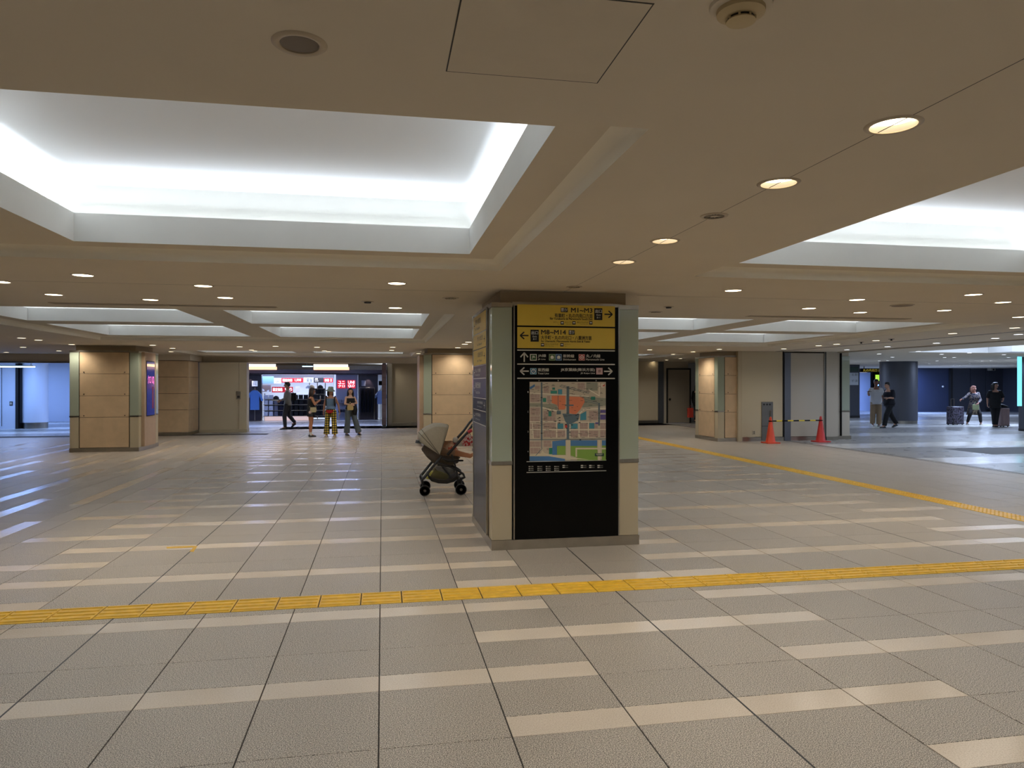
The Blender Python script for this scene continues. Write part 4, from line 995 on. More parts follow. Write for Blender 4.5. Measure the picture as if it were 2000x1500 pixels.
en = ['for Yurakucho', 'for Otemachi', 'for Yaesu', 'Marunouchi Line', 'Tozai Line', 'JR Line Shinkansen', 'JR Keiyo Line']
for i, (zt, zb, m_, dk) in enumerate(rows):
    pn = MB().box(X1 - .003, X1, 7.05, 8.03, zb, zt).build('row_panel', m_, ss)
    k = MB(); h = zt - zb; lt = i in (0, 3, 4, 6)
    x0_ = .18 if lt else .34
    text_on(k, jp[i], g, (x0_, zb + h * .5), (x0_ + .42, zb + h * .82)); text_on(k, en[i], g, (x0_, zb + h * .2), (x0_ + .36, zb + h * .36))
    arrow2(k, g, (.09 if lt else .88, zb + h * .5), .08, math.pi if lt else 0, .01); k.build('lettering', M_sk if dk else M_sw, pn)
    if i > 2: MB().box(X1 - .004, X1, 7.05, 8.03, zb - .008, zb - .003).build('divider', M_sw, ss)

# ============================================================ CONES
M_cone = mat('cone_orange', (214, 66, 24), .4); M_cone2 = mat('cone_red', (196, 40, 34), .4)
cones = []
for (u, v, m_, lb) in ((1505, 865.5, M_cone, 'orange traffic cone in front of the grey wall cabinet'), (1603, 863, M_cone2, 'red traffic cone beside the dark vertical rail')):
    p = onZ(u, v, 0); t = thing('traffic_cone', p, lb, 'traffic cone'); cones.append(p)
    MB().lathe([(.14, .03), (.125, .06), (.03, .68), (.024, .71), (.008, .715)], p, 24).build('cone_body', m_, t, smooth=True)
    MB().cbox(p[0] - .19, p[0] + .19, p[1] - .19, p[1] + .19, 0, .03, .01).build('base', m_, t)
t = thing('barrier_bar', ((cones[0][0] + cones[1][0]) / 2, cones[0][1], .6), 'yellow and black striped bar resting between the two traffic cones', 'barrier')
a = Vector((cones[0][0], cones[0][1], .60)); b = Vector((cones[1][0], cones[1][1], .60)); n = 9
for i in range(n):
    MB().tube([a + (b - a) * (i / n + .0) , a + (b - a) * ((i + 1) / n)], .018, 10).build('stripe', mat('bar_yellow', (225, 200, 40), .4) if i % 2 else M_black, t)
for q in (a, b): MB().lathe([(.055, -.012), (.055, .012), (.045, .012), (.045, -.012)], q, 16).build('ring', M_black, t)
# ============================================================ SHOP
YF = 32.2
def sx(u): return onY(u, 760, YF)[0]
def sz(v): return onY(640, v, YF)[2]
M_shopw = mat('shop_white', (214, 220, 232), .5); M_shopg = mat('shop_grey_wall', (120, 126, 150), .45)
M_fas = mat('shop_fascia', (70, 62, 74), .35); M_plum = mat('shop_dark_brick', (36, 28, 36), .45, noise=(4, .3))
shop = thing('wall_shop_front', (0, 0, 0), None, None); shop['kind'] = 'structure'
MB().box(sx(478), sx(775), YF, YF + .3, sz(731.5), sz(722)).build('fascia', M_fas, shop)
MB().box(sx(470), sx(775), YF + 3, YF + 3.1, 0, 2.5).build('back_panel', M_shopw, shop)
MB().box(sx(478), sx(508), YF + .35, YF + .6, 0, 2.2).build('brick_pier', M_plum, shop)
MB().box(sx(699), sx(738), YF + .35, YF + .6, 0, 2.2).build('brick_pier', M_plum, shop)
MB().box(sx(655), sx(698), YF + .30, YF + .5, 0, sz(731)).build('logo_wall', M_shopg, shop)
MB().box(sx(652.5), sx(655), YF + .25, YF + .5, 0, sz(731)).build('edge_light', mat('edge_glow', (220, 230, 255), .4, emit=(190, 205, 255), es=.9), shop)
MB().box(sx(738), sx(775), YF + 1.6, YF + 1.7, 0, 2.2).build('back_panel', M_shopw, shop)
MB().box(sx(470), sx(775), YF, YF + 3, sz(731) + .0, sz(731) + .03).build('shop_ceiling', M_shopw, shop)
MB().box(-20, sx(478), YF + 1.2, YF + 1.4, 0, HT).build('side_panel', M_bluewall, shop)
MB().box(sx(775), 2.5, YF + .2, YF + .4, 0, HT).build('side_panel', M_plum, shop)
MB().box(sx(470), sx(775), YF - .1, YF + 3, 0, .01).build('shop_floor', M_halls, shop)
# warm glowing bands above the shop front
for (u0, u1, lb) in ((478, 541, 'glowing warm white light band above the hanging blue shirt'), (613, 682, 'glowing warm white light band above the shop logo wall')):
    t = thing('light_band', (sx(u0), YF - .2, 2.3), lb, 'light')
    MB().box(sx(u0), sx(u1), YF - .12, YF, sz(722.5), sz(717)).build('lower_diffuser', mat('band_peach', (255, 215, 180), .4, emit=(255, 196, 150), es=1.2), t)
    MB().box(sx(u0), sx(u1) - .05, YF - .14, YF, sz(716.6), sz(711.8)).build('upper_diffuser', mat('band_white', (255, 240, 225), .4, emit=(255, 236, 214), es=1.7), t)
t = thing('linear_light', (sx(598), YF - .3, HCL), 'short cyan strip light beside the warm band over the shop', 'ceiling light')
MB().box(sx(592), sx(612), YF - .3, YF - .25, sz(717), sz(715.5)).build('tube', mat('cyan_tube', (200, 240, 255), .4, emit=(170, 225, 255), es=6), t)
MB().box(sx(600), sx(601), YF - .29, YF - .26, sz(715.5), HCL).build('rod', M_steel, t)
area('shop_lamp', (sx(600), YF + 1.2, sz(731) - .02), (0, 0, 0), 5, 1.2, 120, (.72, .82, 1.0))
area('shop_lamp', (sx(755), YF + .8, 2.1), (0, 0, 0), .8, .5, 14, (.75, .85, 1.0))
spot('pier_spot', (sx(719), YF + .2, sz(733)), 22, (1, .85, .8), 60, .5, .03).rotation_euler = (math.radians(12), 0, 0)
spot('pier_spot', (sx(486), YF + .2, sz(733)), 14, (1, .85, .8), 60, .5, .03).rotation_euler = (math.radians(12), 0, 0)
def panel(u0, v0, u1, v1, y, name, lb, cat, m_, group=None, texts=(), frame=None):
    a = onY(u0, v1, y); b = onY(u1, v0, y); t = thing(name, ((a[0] + b[0]) / 2, y, a[2]), lb, cat, group)
    MB().cbox(a[0], b[0], y, y + .03, a[2], b[2], .004).build('panel', m_, t)
    for (s, x0, z0, x1, z1, mt) in texts:
        k = MB(); W, H = b[0] - a[0], b[2] - a[2]
        text_on(k, s, lambda x, z: (x, y - .002, z), (a[0] + W * x0, a[2] + H * z0), (a[0] + W * x1, a[2] + H * z1), .006 if mt is M_signw else 0); k.build('lettering', mt, t)
    return t
M_red = mat('sign_red', (205, 24, 44), .4, emit=(215, 20, 45), es=.75); M_signw = mat('lit_white', (250, 245, 250), .4, emit=(255, 245, 250), es=1.1)
panel(658.5, 742.5, 675, 758.5, YF + .24, 'shop_sign', 'square red shop sign with white katakana', 'sign', M_red, None, [('ユニ', .12, .56, .88, .88, M_signw), ('クロ', .12, .12, .88, .46, M_signw)])
panel(678, 742.5, 694, 758.5, YF + .24, 'shop_sign', 'square red shop sign with white latin capitals', 'sign', M_red, None, [('UNI', .12, .56, .88, .90, M_signw), ('QLO', .12, .1, .88, .46, M_signw)])
M_redb = mat('banner_red', (205, 30, 44), .5, emit=(205, 34, 48), es=.45); M_pw = mat('poster_white', (222, 226, 236), .5, emit=(210, 222, 255), es=.35)
panel(549.5, 738.5, 592, 747, YF + 1.0, 'price_banner', 'upper red sale banner behind the man with the shoulder bag', 'sign', M_redb, None, [('限定価格', .06, .2, .5, .8, M_signw), ('1,990', .62, .2, .9, .8, M_signw)])
panel(531, 755.5, 572, 766.5, YF + .5, 'price_banner', 'lower red sale banner at the head height of the walking man', 'sign', M_redb, None, [('限定価格', .05, .2, .5, .8, M_signw), ('990', .62, .2, .95, .8, M_signw)])
panel(632, 738.5, 650, 747, YF + 1.0, 'price_banner', 'short red sale banner next to the dark poster', 'sign', M_redb, None, [('価格', .1, .2, .6, .8, M_signw), ('1', .75, .2, .85, .8, M_signw)])
panel(535, 738.5, 549.3, 749, YF + 1.0, 'poster', 'white poster left beside the upper red banner', 'poster', M_pw, None, [('LIFE', .3, .2, .7, .5, M_sk)])
panel(593, 737.5, 612, 747, YF + .9, 'poster', 'white poster with dark figures above the shelf', 'poster', M_pw, None, [('夏服', .3, .15, .9, .85, M_sk)])
panel(613, 737.5, 632, 747, YF + .9, 'poster', 'charcoal poster with white lettering above the shelf', 'poster', mat('poster_charcoal', (60, 58, 66), .5), None, [('AIR', .1, .55, .4, .85, M_signw), ('コットン', .1, .2, .45, .4, M_signw)])
panel(508, 735, 534.5, 749, YF + 1.0, 'poster', 'pale blue poster at the top corner of the shop', 'poster', mat('poster_blue', (120, 160, 215), .5, emit=(120, 160, 230), es=.4))
panel(492, 744, 503, 754.5, YF + .3, 'poster', 'small white poster above the hanging blue shirt', 'poster', M_pw, None, [('S-L', .2, .25, .8, .75, mat('print_navy', (30, 50, 110), .5))])
panel(706, 743, 714, 754, YF + .3, 'poster', 'small grey poster on the dark brick pier', 'poster', mat('poster_grey', (120, 125, 145), .5))
panel(739.5, 744, 747, 752.5, YF + .8, 'poster', 'small black poster above the pale hanging shirt', 'poster', M_black)
panel(509, 752, 529, 765, YF + 1.4, 'poster', 'shelf photo card under the pale blue poster', 'poster', pattern('photo_card', [(200, 210, 230), (120, 100, 100), (60, 80, 150)], 4))
panel(577, 755, 586, 766, YF + .9, 'poster', 'white card on a stand in the middle of the shop', 'poster', M_pw)
# shelving
def shelf(u0, u1, vs_, y0, y1, lb, m_=M_steel):
    t = thing('shelf_unit', (sx(u0), y0, 0), lb, 'shelf')
    for v in vs_: MB().box(sx(u0), sx(u1), y0, y1, onY(600, v, y0)[2] - .02, onY(600, v, y0)[2]).build('shelf_board', m_, t)
    for u in (u0, (u0 + u1) / 2, u1): MB().box(sx(u) - .02, sx(u) + .02, y1 - .04, y1, 0, onY(600, vs_[0], y0)[2] + .25).build('upright', m_, t)
    MB().box(sx(u0), sx(u1), y1, y1 + .02, .1, onY(600, vs_[0], y0)[2]).build('back_board', mat('shelf_back', (60, 62, 74), .6), t)
    return t
YS1 = YF + .35
low_shelf = shelf(511, 600, (779.5, 790, 801, 812), YS1, YS1 + .5, 'long low steel shelf of folded clothes')
shelf(601.5, 633, (758.5, 769.5, 780, 790.5, 801, 812, 819), YS1 - .1, YS1 + .35, 'tall shelf with caps and dark clothes behind the standing women')
t = low_shelf
MB().box(sx(514), sx(604), YS1 + .02, YS1 + .45, .02, .20).build('lit_plinth', mat('plinth_peach', (230, 205, 190), .5, emit=(255, 215, 195), es=.35), t)
def fold(name, m_, w_, h_):
    """one folded garment: rounded slab with a fold lip"""
    mb = MB(); mb.rings([((0, 0, 0), w_ / 2 * .92, .14, 0, 0), ((0, 0, h_ * .25), w_ / 2, .15, 0, 0), ((0, 0, h_ * .75), w_ / 2, .15, 0, 0), ((0, 0, h_), w_ / 2 * .9, .13, 0, 0)], 12, 5); return mb
rnd = random.Random(2)
M_fw = mat('cloth_white', (205, 210, 225), .9); M_fg = mat('cloth_grey', (110, 112, 128), .9); M_fn = mat('cloth_navy', (24, 26, 44), .9); M_fb = mat('cloth_black', (10, 10, 14), .9)
def fold_row(u0, u1, v, du, y, cm):
    u = u0
    while u + du <= u1 + 1:
        m_, cn = cm(u); z = onY(600, v, y)[2]; x = sx(u + du / 2); w_ = abs(sx(u + du) - sx(u)) - .02
        t = thing('folded_shirt_stack', (x, y + .16, z), None, 'folded clothes')
        OD = ['first', 'second', 'third', 'fourth', 'fifth', 'sixth', 'seventh', 'eighth', 'ninth', 'tenth']
        tag(t, '%s folded clothes, %s from the left on the %s board of the %s shelf' % (cn, OD[int(round((u - (511.5 if u0 < 600 or du == 10 else u0)) / du))], {779.5: 'top', 769.5: 'top', 780: 'second', 790: 'second', 790.5: 'third', 801: 'third' if du == 10 else 'fourth', 812: 'lowest'}[v], 'long low' if du == 10 else 'tall'), 'folded clothes', cn + ' folded clothes')
        n_ = 5
        for i in range(n_):
            k = fold('f', m_, w_ * rnd.uniform(.93, 1), .038); k.v = [(a + rnd.uniform(-.002, .002) + x, b + y + .16, c + z + .002 + i * .038) for a, b, c in k.v]; k.build('folded_shirt', m_, t)
        u += du
cmW = lambda u: (M_fw, 'white') if u < 529 else ((M_fg, 'grey') if u < 540 else ((M_fn, 'navy') if u < 552 else (M_fb, 'black')))
for v in (790, 801, 812): fold_row(511.5, 599, v, 10, YS1, cmW)
fold_row(511.5, 531, 779.5, 10, YS1, lambda u: (M_fw, 'white')); fold_row(570, 599, 779.5, 10, YS1, lambda u: (M_fb, 'black'))
for v in (769.5, 780, 790.5, 801, 812): fold_row(617, 632, v, 8, YS1 - .1, lambda u: (M_fb, 'black'))
fold_row(601, 615, 769.5, 7, YS1 - .1, lambda u: (M_fw, 'white'))
def cap(u, v, m_, lb, y, r=.13):
    z = onY(600, v, y)[2]; x = sx(u); t = thing('cap', (x, y + .15, z), lb, 'cap', None)
    MB().lathe([(r, .0), (r * .98, .05), (r * .8, .10), (r * .4, .14), (.01, .15)], (x, y + .15, z), 18).build('crown', m_, t, smooth=True)
    MB().rings([((x, y + .03, z), r * .7, r * .8, 0, 0), ((x, y + .03, z + .012), r * .7, r * .8, 0, 0)], 14, 2).build('brim', m_, t, smooth=True)
cap(607, 758.5, mat('straw', (190, 165, 130), .9), 'straw coloured cap on the top shelf', YS1 - .1); cap(624, 758.5, M_fb, 'black cap on the top shelf beside the straw one', YS1 - .1)
cap(536, 779.5, M_fb, 'black cap on the low shelf beside white shirts', YS1); cap(601, 758.5, M_fw, 'white cap at the end of the top shelf', YS1 - .1)
# shirts on stands
def shirt(uc, v0, v1, du, y, m_, lb, base):
    x = sx(uc); zt = onY(600, v0, y)[2]; zb = onY(600, v1, y)[2]; w_ = abs(sx(uc + du) - sx(uc - du)) / 2
    t = thing('hanging_shirt', (x, y, zb), lb, 'shirt')
    mb = MB(); h = zt - zb
    mb.rings([((x, y, zb), w_ * .62, .05, 0, 0), ((x, y, zb + h * .5), w_ * .60, .06, 0, 0), ((x, y, zb + h * .8), w_ * .62, .06, 0, 0), ((x, y, zt - .02), w_ * .35, .05, 0, 0), ((x, y, zt), w_ * .16, .04, 0, 0)], 18, 2.6)
    for s in (-1, 1): mb.tube([(x + s * w_ * .3, y, zt - .04), (x + s * w_ * .75, y, zt - .20), (x + s * w_ * .98, y, zb + h * .45)], [.06, .085, .08], 12, (1, .6))
    fuse(mb, 'shirt_body', m_, t, .012)
    MB().tube([(x - w_ * .4, y, zt - .03), (x, y, zt + .05), (x + w_ * .4, y, zt - .03)], .01, 6).build('hanger', M_steel, t)
    s_ = thing('display_stand', (x, y, 0), base, 'stand')
    MB().tube([(x, y + .02, .01), (x, y + .02, zt + .12)], .012, 8).build('pole', M_steel, s_); MB().cbox(x - .3, x + .3, y - .2, y + .25, 0.0, .015, .004).build('base_plate', M_steel, s_)
def fuse(mb, name, m_, parent, voxel=.01, sm=3, local=False):
    """one continuous skin over overlapping volumes"""
    o = mb.build('tmp', None, None); r = o.modifiers.new('r', 'REMESH'); r.mode = 'VOXEL'; r.voxel_size = voxel; r.use_smooth_shade = True
    s = o.modifiers.new('s', 'SMOOTH'); s.iterations = sm; s.factor = .5
    bpy.context.view_layer.update()
    me = bpy.data.meshes.new_from_object(o.evaluated_get(bpy.context.evaluated_depsgraph_get())); me.name = name
    old = o.data; bpy.data.objects.remove(o); bpy.data.meshes.remove(old)
    o0 = (0, 0, 0) if (local or parent is None) else ORG.get(parent.name, (0, 0, 0))
    me.transform(Matrix.Translation((-o0[0], -o0[1], -o0[2]))); me.materials.clear(); me.materials.append(m_)
    q = bpy.data.objects.new(name, me); C.objects.link(q)
    if parent: q.parent = parent
    ORG[q.name] = o0
    return q
shirt(497.5, 762, 800, 15, YF + .0, mat('shirt_blue', (80, 124, 190), .85), 'light blue short-sleeved shirt hanging at the shop corner', 'slim steel stand under the light blue shirt')
shirt(744, 763, 790, 12, YF + .3, mat('shirt_pale', (138, 160, 205), .85), 'pale grey-blue shirt hanging at the far shop edge', 'slim steel stand under the pale grey-blue shirt')
MB().box(sx(739.5), sx(740.5), YF + .3, YF + .33, 0, 1.2)
# dark clothes rail
t = thing('clothes_rail', (sx(717), YF + .1, 0), 'steel rail crowded with black garments before the brick pier', 'clothes rail')
zt = sz(757); x0, x1 = sx(702), sx(731)
MB().tube([(x0, YF + .1, 0.01), (x0, YF + .1, zt), (x1, YF + .1, zt), (x1, YF + .1, 0.01)], .014, 8).build('rail', M_steel, t)
for i in range(11):
    x = x0 + .05 + (x1 - x0 - .1) * i / 10; g_ = thing('hanging_garment', (x, YF + .1, .4), 'black garment hanging in the crowded steel rail', 'clothes', 'black garments on the rail')
    MB().rings([((x, YF + .1, .35), .024, .25, 0, 0), ((x, YF + .1, .9), .022, .24, 0, 0), ((x, YF + .1, zt - .12), .02, .2, 0, 0), ((x, YF + .1, zt - .03), .008, .03, 0, 0)], 12).build('garment', M_fb if i % 3 else M_fn, g_, smooth=True)
    MB().tube([(x, YF + .1, zt - .04), (x, YF + .1, zt + .015)], .005, 5).build('hook', M_steel, g_)
t = thing('display_table', (sx(672), YF - .1, 0), 'low grey table with folded navy clothes under the logo wall', 'table')
for v, uu in ((806, (661, 690)), (786, (661, 686))):
    z = onY(600, v, YF - .1)[2]; MB().box(sx(uu[0]), sx(uu[1]), YF - .1, YF + .28, z - .03, z).build('table_top', M_fg, t)
for u in (662, 688): MB().box(sx(u) - .02, sx(u) + .02, YF - .08, YF - .04, 0, onY(600, 806, YF - .1)[2] - .03).build('leg', M_steel, t)
MB().box(sx(661), sx(686), YF + .2, YF + .28, onY(600, 806, YF - .1)[2], onY(600, 786, YF - .1)[2] - .03).build('riser', M_fg, t)
for u in (664, 672, 680):
    for v, m_ in ((806, M_fn), (786, M_fg)):
        z = onY(600, v, YF - .1)[2]; k = thing('folded_jeans', (sx(u), YF, z), 'folded dark clothes on the %s of the low table, %s' % ('lower top' if v == 806 else 'raised top', {664: 'left pile', 672: 'middle pile', 680: 'right pile'}[u]), 'folded clothes', 'folded clothes on the low table')
        for i in range(3):
            q = fold('f', m_, .16, .04); q.v = [(a + sx(u), b + YF + .05, c + z + .002 + i * .04) for a, b, c in q.v]; q.build('folded_garment', m_, k)

# ============================================================ STROLLER
YN, YB = 10.28, 10.72
def SP(x, y, Y=None):
    p = onY(780 + x / 8.333, 800 + y / 8.333, YN); return (p[0], YN if Y is None else Y, p[2])
M_sf = mat('stroller_black', (14, 14, 15), .4); M_can = mat('canopy_beige', (176, 166, 146), .85, noise=(40, .04)); M_alu = mat('stroller_tube', (120, 118, 116), .3, .8)
p0 = SP(700, 1375); st = thing('stroller', (p0[0], 10.5, 0), 'baby stroller with beige canopy and black frame beside the map pillar', 'stroller')
def wheel(x, y, Y, r, zc=None):
    c = SP(x, y); z = r + .0
    o = MB().lathe([(r * .80, -.018), (r * .94, -.022), (r, -.010), (r, .010), (r * .94, .022), (r * .80, .018), (r * .80, -.018)], (c[0], Y, z), 28, 'y').build('wheel', M_sf, st, smooth=True)
    k = MB()
    for i in range(5):
        a_ = 2 * math.pi * i / 5 + .3; k.tube([(c[0], Y, z), (c[0] + r * .84 * math.cos(a_), Y, z + r * .84 * math.sin(a_))], .008, 6)
    k.lathe([(.02, -.02), (.02, .02)], (c[0], Y, z), 14, 'y'); k.build('spokes', M_alu, o)
    return c[0], z
w1 = wheel(413, 1290, YN - .03, .078); w2 = wheel(1000, 1265, YN - .03, .082); w3 = wheel(455, 1290, YB + .03, .078); w4 = wheel(1030, 1265, YB + .03, .082)
for Y in (YN, YB):
    q = lambda x, y: SP(x, y, Y)
    MB().tube([q(385, 1130), q(520, 960), q(690, 760)], [.021, .019, .017], 8).build('front_leg', M_sf, st, smooth=True)
    MB().tube([q(400, 1105), q(680, 775)], .007, 6).build('leg_inlay', M_alu, st)
    MB().tube([q(780, 740), q(1100, 380), q(1200, 240), q(1300, 130)], [.021, .019, .018, .018], 8).build('handle_tube', M_sf, st, smooth=True)
    MB().tube([q(850, 730), q(895, 850), q(950, 1090)], .012, 8).build('strut', M_sf, st, smooth=True)
    MB().tube([q(640, 880), q(800, 920), q(970, 1000), q(1040, 1050), q(1060, 1100), q(1000, 1130)], [.022, .016, .016, .018, .02, .022], 8).build('rear_leg', M_sf, st, smooth=True)
    MB().tube([q(700, 930), q(860, 1120)], .014, 8).build('cross_strut', M_sf, st)
    MB().tube([q(620, 890), q(690, 890)], .026, 10).build('hinge', M_sf, st)
    MB().tube([q(385, 1120), q(370, 1150), (w1[0], Y, w1[1] + .0)], [.022, .020, .014], 8).build('front_fork', M_sf, st)
    MB().tube([q(1000, 1110), (w2[0], Y, w2[1])], [.022, .014], 8).build('rear_fork', M_sf, st)
    MB().tube([q(700, 790), q(780, 830), q(900, 830), q(1040, 830)], [.02, .028, .018, .012], 8).build('seat_rail', M_sf, st, smooth=True)
MB().tube([SP(1300, 130, YN), SP(1320, 110, YN + .08), SP(1320, 110, YB - .08), SP(1300, 130, YB)], .015, 8).build('push_handle', M_sf, st, smooth=True)
MB().tube([SP(1115, 370, YN - .02), SP(1175, 330, YN - .02)], .026, 10).build('red_clamp', mat('clamp_red', (170, 20, 30), .4), st)
MB().tube([SP(385, 1130, YN), SP(385, 1130, YB)], .012, 8).build('front_axle', M_sf, st); MB().tube([SP(1000, 1120, YN), SP(1000, 1120, YB)], .012, 8).build('rear_axle', M_sf, st)
mb = MB()
bt = [(470, 1110), (520, 1170), (640, 1205), (780, 1210), (890, 1180), (960, 1130)]
mb.loftp([[SP(x, y, YN + .02) for x, y in bt] + [SP(x, y - 60, YN + .02) for x, y in reversed(bt)], [SP(x, y, YB - .02) for x, y in bt] + [SP(x, y - 60, YB - .02) for x, y in reversed(bt)]]); mb.build('basket', M_sf, st)
mn = bpy.data.materials.new('basket_mesh'); mn.use_nodes = True; bb = mn.node_tree.nodes['Principled BSDF']; bb.inputs['Base Color'].default_value = lin((70, 66, 62)) + (1,); bb.inputs['Alpha'].default_value = .45
for Y in (YN + .01, YB - .01): MB().loftp([[SP(x, y, Y) for x, y in ((480, 1120), (600, 930), (720, 930), (960, 1010), (960, 1120), (860, 1150), (600, 1150))], [SP(x, y, Y + .003) for x, y in ((480, 1120), (600, 930), (720, 930), (960, 1010), (960, 1120), (860, 1150), (600, 1150))]]).build('basket_mesh', mn, st)
# canopy
Hh = (655, 735); ends = [(805, 262), (745, 250), (680, 243), (590, 240), (520, 268), (450, 300), (380, 350), (335, 395), (322, 450), (340, 530)]
mb = MB(); rr = []
for e in ends:
    L = lambda s: (Hh[0] + (e[0] - Hh[0]) * s, Hh[1] + (e[1] - Hh[1]) * s)
    rr.append([SP(*L(0), YN - .02), SP(*L(.35), YN - .03), SP(*L(.7), YN - .03), SP(*L(.92), YN), SP(*L(1.0), YN + .07), SP(*L(1.0), 10.5), SP(*L(1.0), YB - .07), SP(*L(.92), YB), SP(*L(.7), YB + .03), SP(*L(.35), YB + .03), SP(*L(0), YB + .02)])
mb.loftp(rr, cap=False, closed=False); cn = mb.build('canopy', M_can, st, smooth=True)
so = cn.modifiers.new('t', 'SOLIDIFY'); so.thickness = .006; so.offset = 0
for i in (0, 6, 7): MB().tube([tuple(Vector(p) * 1.0) for p in rr[i]], .006, 6).build('canopy_rib', mat('rib_beige', (110, 102, 88), .8), cn)
mb = MB()
mb.tube([SP(440, 560, 10.5), SP(560, 640, 10.5), SP(680, 720, 10.5), SP(840, 790, 10.5), SP(1000, 820, 10.5)], [.05, .07, .08, .07, .03], 14, (1.0, 2.4)); fuse(mb, 'seat', mat('seat_fabric', (96, 84, 72), .9), st, .012)
MB().rings([(SP(370, 560, 10.5), .09, .12, 0, 0), (tuple(Vector(SP(370, 560, 10.5)) + Vector((0, 0, .04))), .08, .1, 0, 0)], 14).build('head_rest', M_sf, st)
bl_ = MB(); bl_.tube([SP(700, 620, 10.45), SP(800, 650, 10.45), SP(850, 700, 10.45), SP(820, 760, 10.45)], [.05, .08, .07, .03], 12, (1, 1.7)); t = thing('baby_blanket', SP(780, 680, 10.45), 'pale pink crumpled blanket lying on the stroller seat', 'blanket'); fuse(bl_, 'cloth', pattern('blanket_print', [(200, 150, 120), (214, 180, 150), (190, 90, 70)], 12), t, .01)
# the child's legs: one small body lying under the canopy
ch = thing('person', SP(760, 700, 10.5), 'small child lying in the stroller, one bare leg stretched out', 'person')
mb = MB(); s_ = lambda x, y, dy: Vector(SP(x, y, 10.5 + dy))
mb.cone(s_(560, 590, 0), s_(700, 680, 0), .075, .085, 16); mb.cone(s_(700, 680, -.06), s_(930, 720, -.08), .062, .05, 14); mb.cone(s_(930, 720, -.08), s_(1170, 770, -.08), .047, .032, 14); mb.cone(s_(1170, 775, -.08), s_(1230, 735, -.08), .03, .022, 12)
mb.cone(s_(700, 680, .06), s_(900, 640, .08), .062, .05, 14); mb.cone(s_(900, 640, .08), s_(990, 780, .08), .045, .032, 14)
mb.ell(tuple(s_(500, 540, 0)), (.075, .075, .085)); mb.cone(s_(560, 590, -.09), s_(700, 620, -.12), .03, .024)
fuse(mb, 'body', mat('skin_child', (190, 130, 92), .5), ch, .009)
mb = MB(); mb.cone(s_(575, 600, 0), s_(700, 680, 0), .084, .094, 16); mb.cone(s_(700, 680, -.06), s_(880, 712, -.08), .07, .06, 14); mb.cone(s_(700, 680, .06), s_(850, 655, .08), .07, .06, 14); fuse(mb, 'romper', mat('romper', (150, 120, 96), .9), ch, .01)
t = thing('toy_ball', SP(932, 508, 10.45), 'pale round soft toy held above the stroller seat', 'toy'); MB().ell(SP(932, 508, 10.45), (.042, .042, .045)).build('head', mat('toy_white', (190, 185, 175), .9), t, smooth=True); MB().tube([SP(930, 545, 10.45), SP(900, 640, 10.45)], [.02, .03], 10).build('body', mat('toy_body', (120, 60, 60), .9), t, smooth=True)
t = thing('shopping_bag', SP(640, 1090, 10.5), 'yellow-green bag in the basket under the stroller', 'bag')
mb = MB(); mb.rings([(SP(640, 1150, 10.5), .17, .12, 0, 0), (SP(640, 1090, 10.5), .16, .11, 0, 0), (SP(600, 1040, 10.5), .09, .08, 0, 0), (SP(590, 1020, 10.5), .03, .03, 0, 0)], 16, 2.6); mb.build('body', mat('bag_yellowgreen', (150, 136, 20), .6), t, smooth=True)
MB().tube([SP(560, 1030, 10.5), SP(590, 980, 10.5), SP(640, 1030, 10.5)], .006, 6).build('handle', mat('bag_yellowgreen', (150, 136, 20), .6), t)
t = thing('patterned_bag', SP(1140, 520, YN), 'red and white patterned cloth bag hanging at the stroller handle', 'bag')
MB().rings([(SP(1150, 600, 10.4), .10, .06, 0, 0), (SP(1150, 540, 10.4), .11, .07, 0, 0), (SP(1150, 450, 10.4), .06, .05, 0, 0), (SP(1150, 425, 10.4), .03, .03, 0, 0)], 16).build('body', pattern('red_white_print', [(170, 36, 40), (205, 180, 170), (170, 36, 40)], 26), t, smooth=True)
MB().tube([SP(1130, 430, 10.4), SP(1150, 330, 10.35), SP(1170, 430, 10.4)], .006, 6).build('strap', M_sf, t)
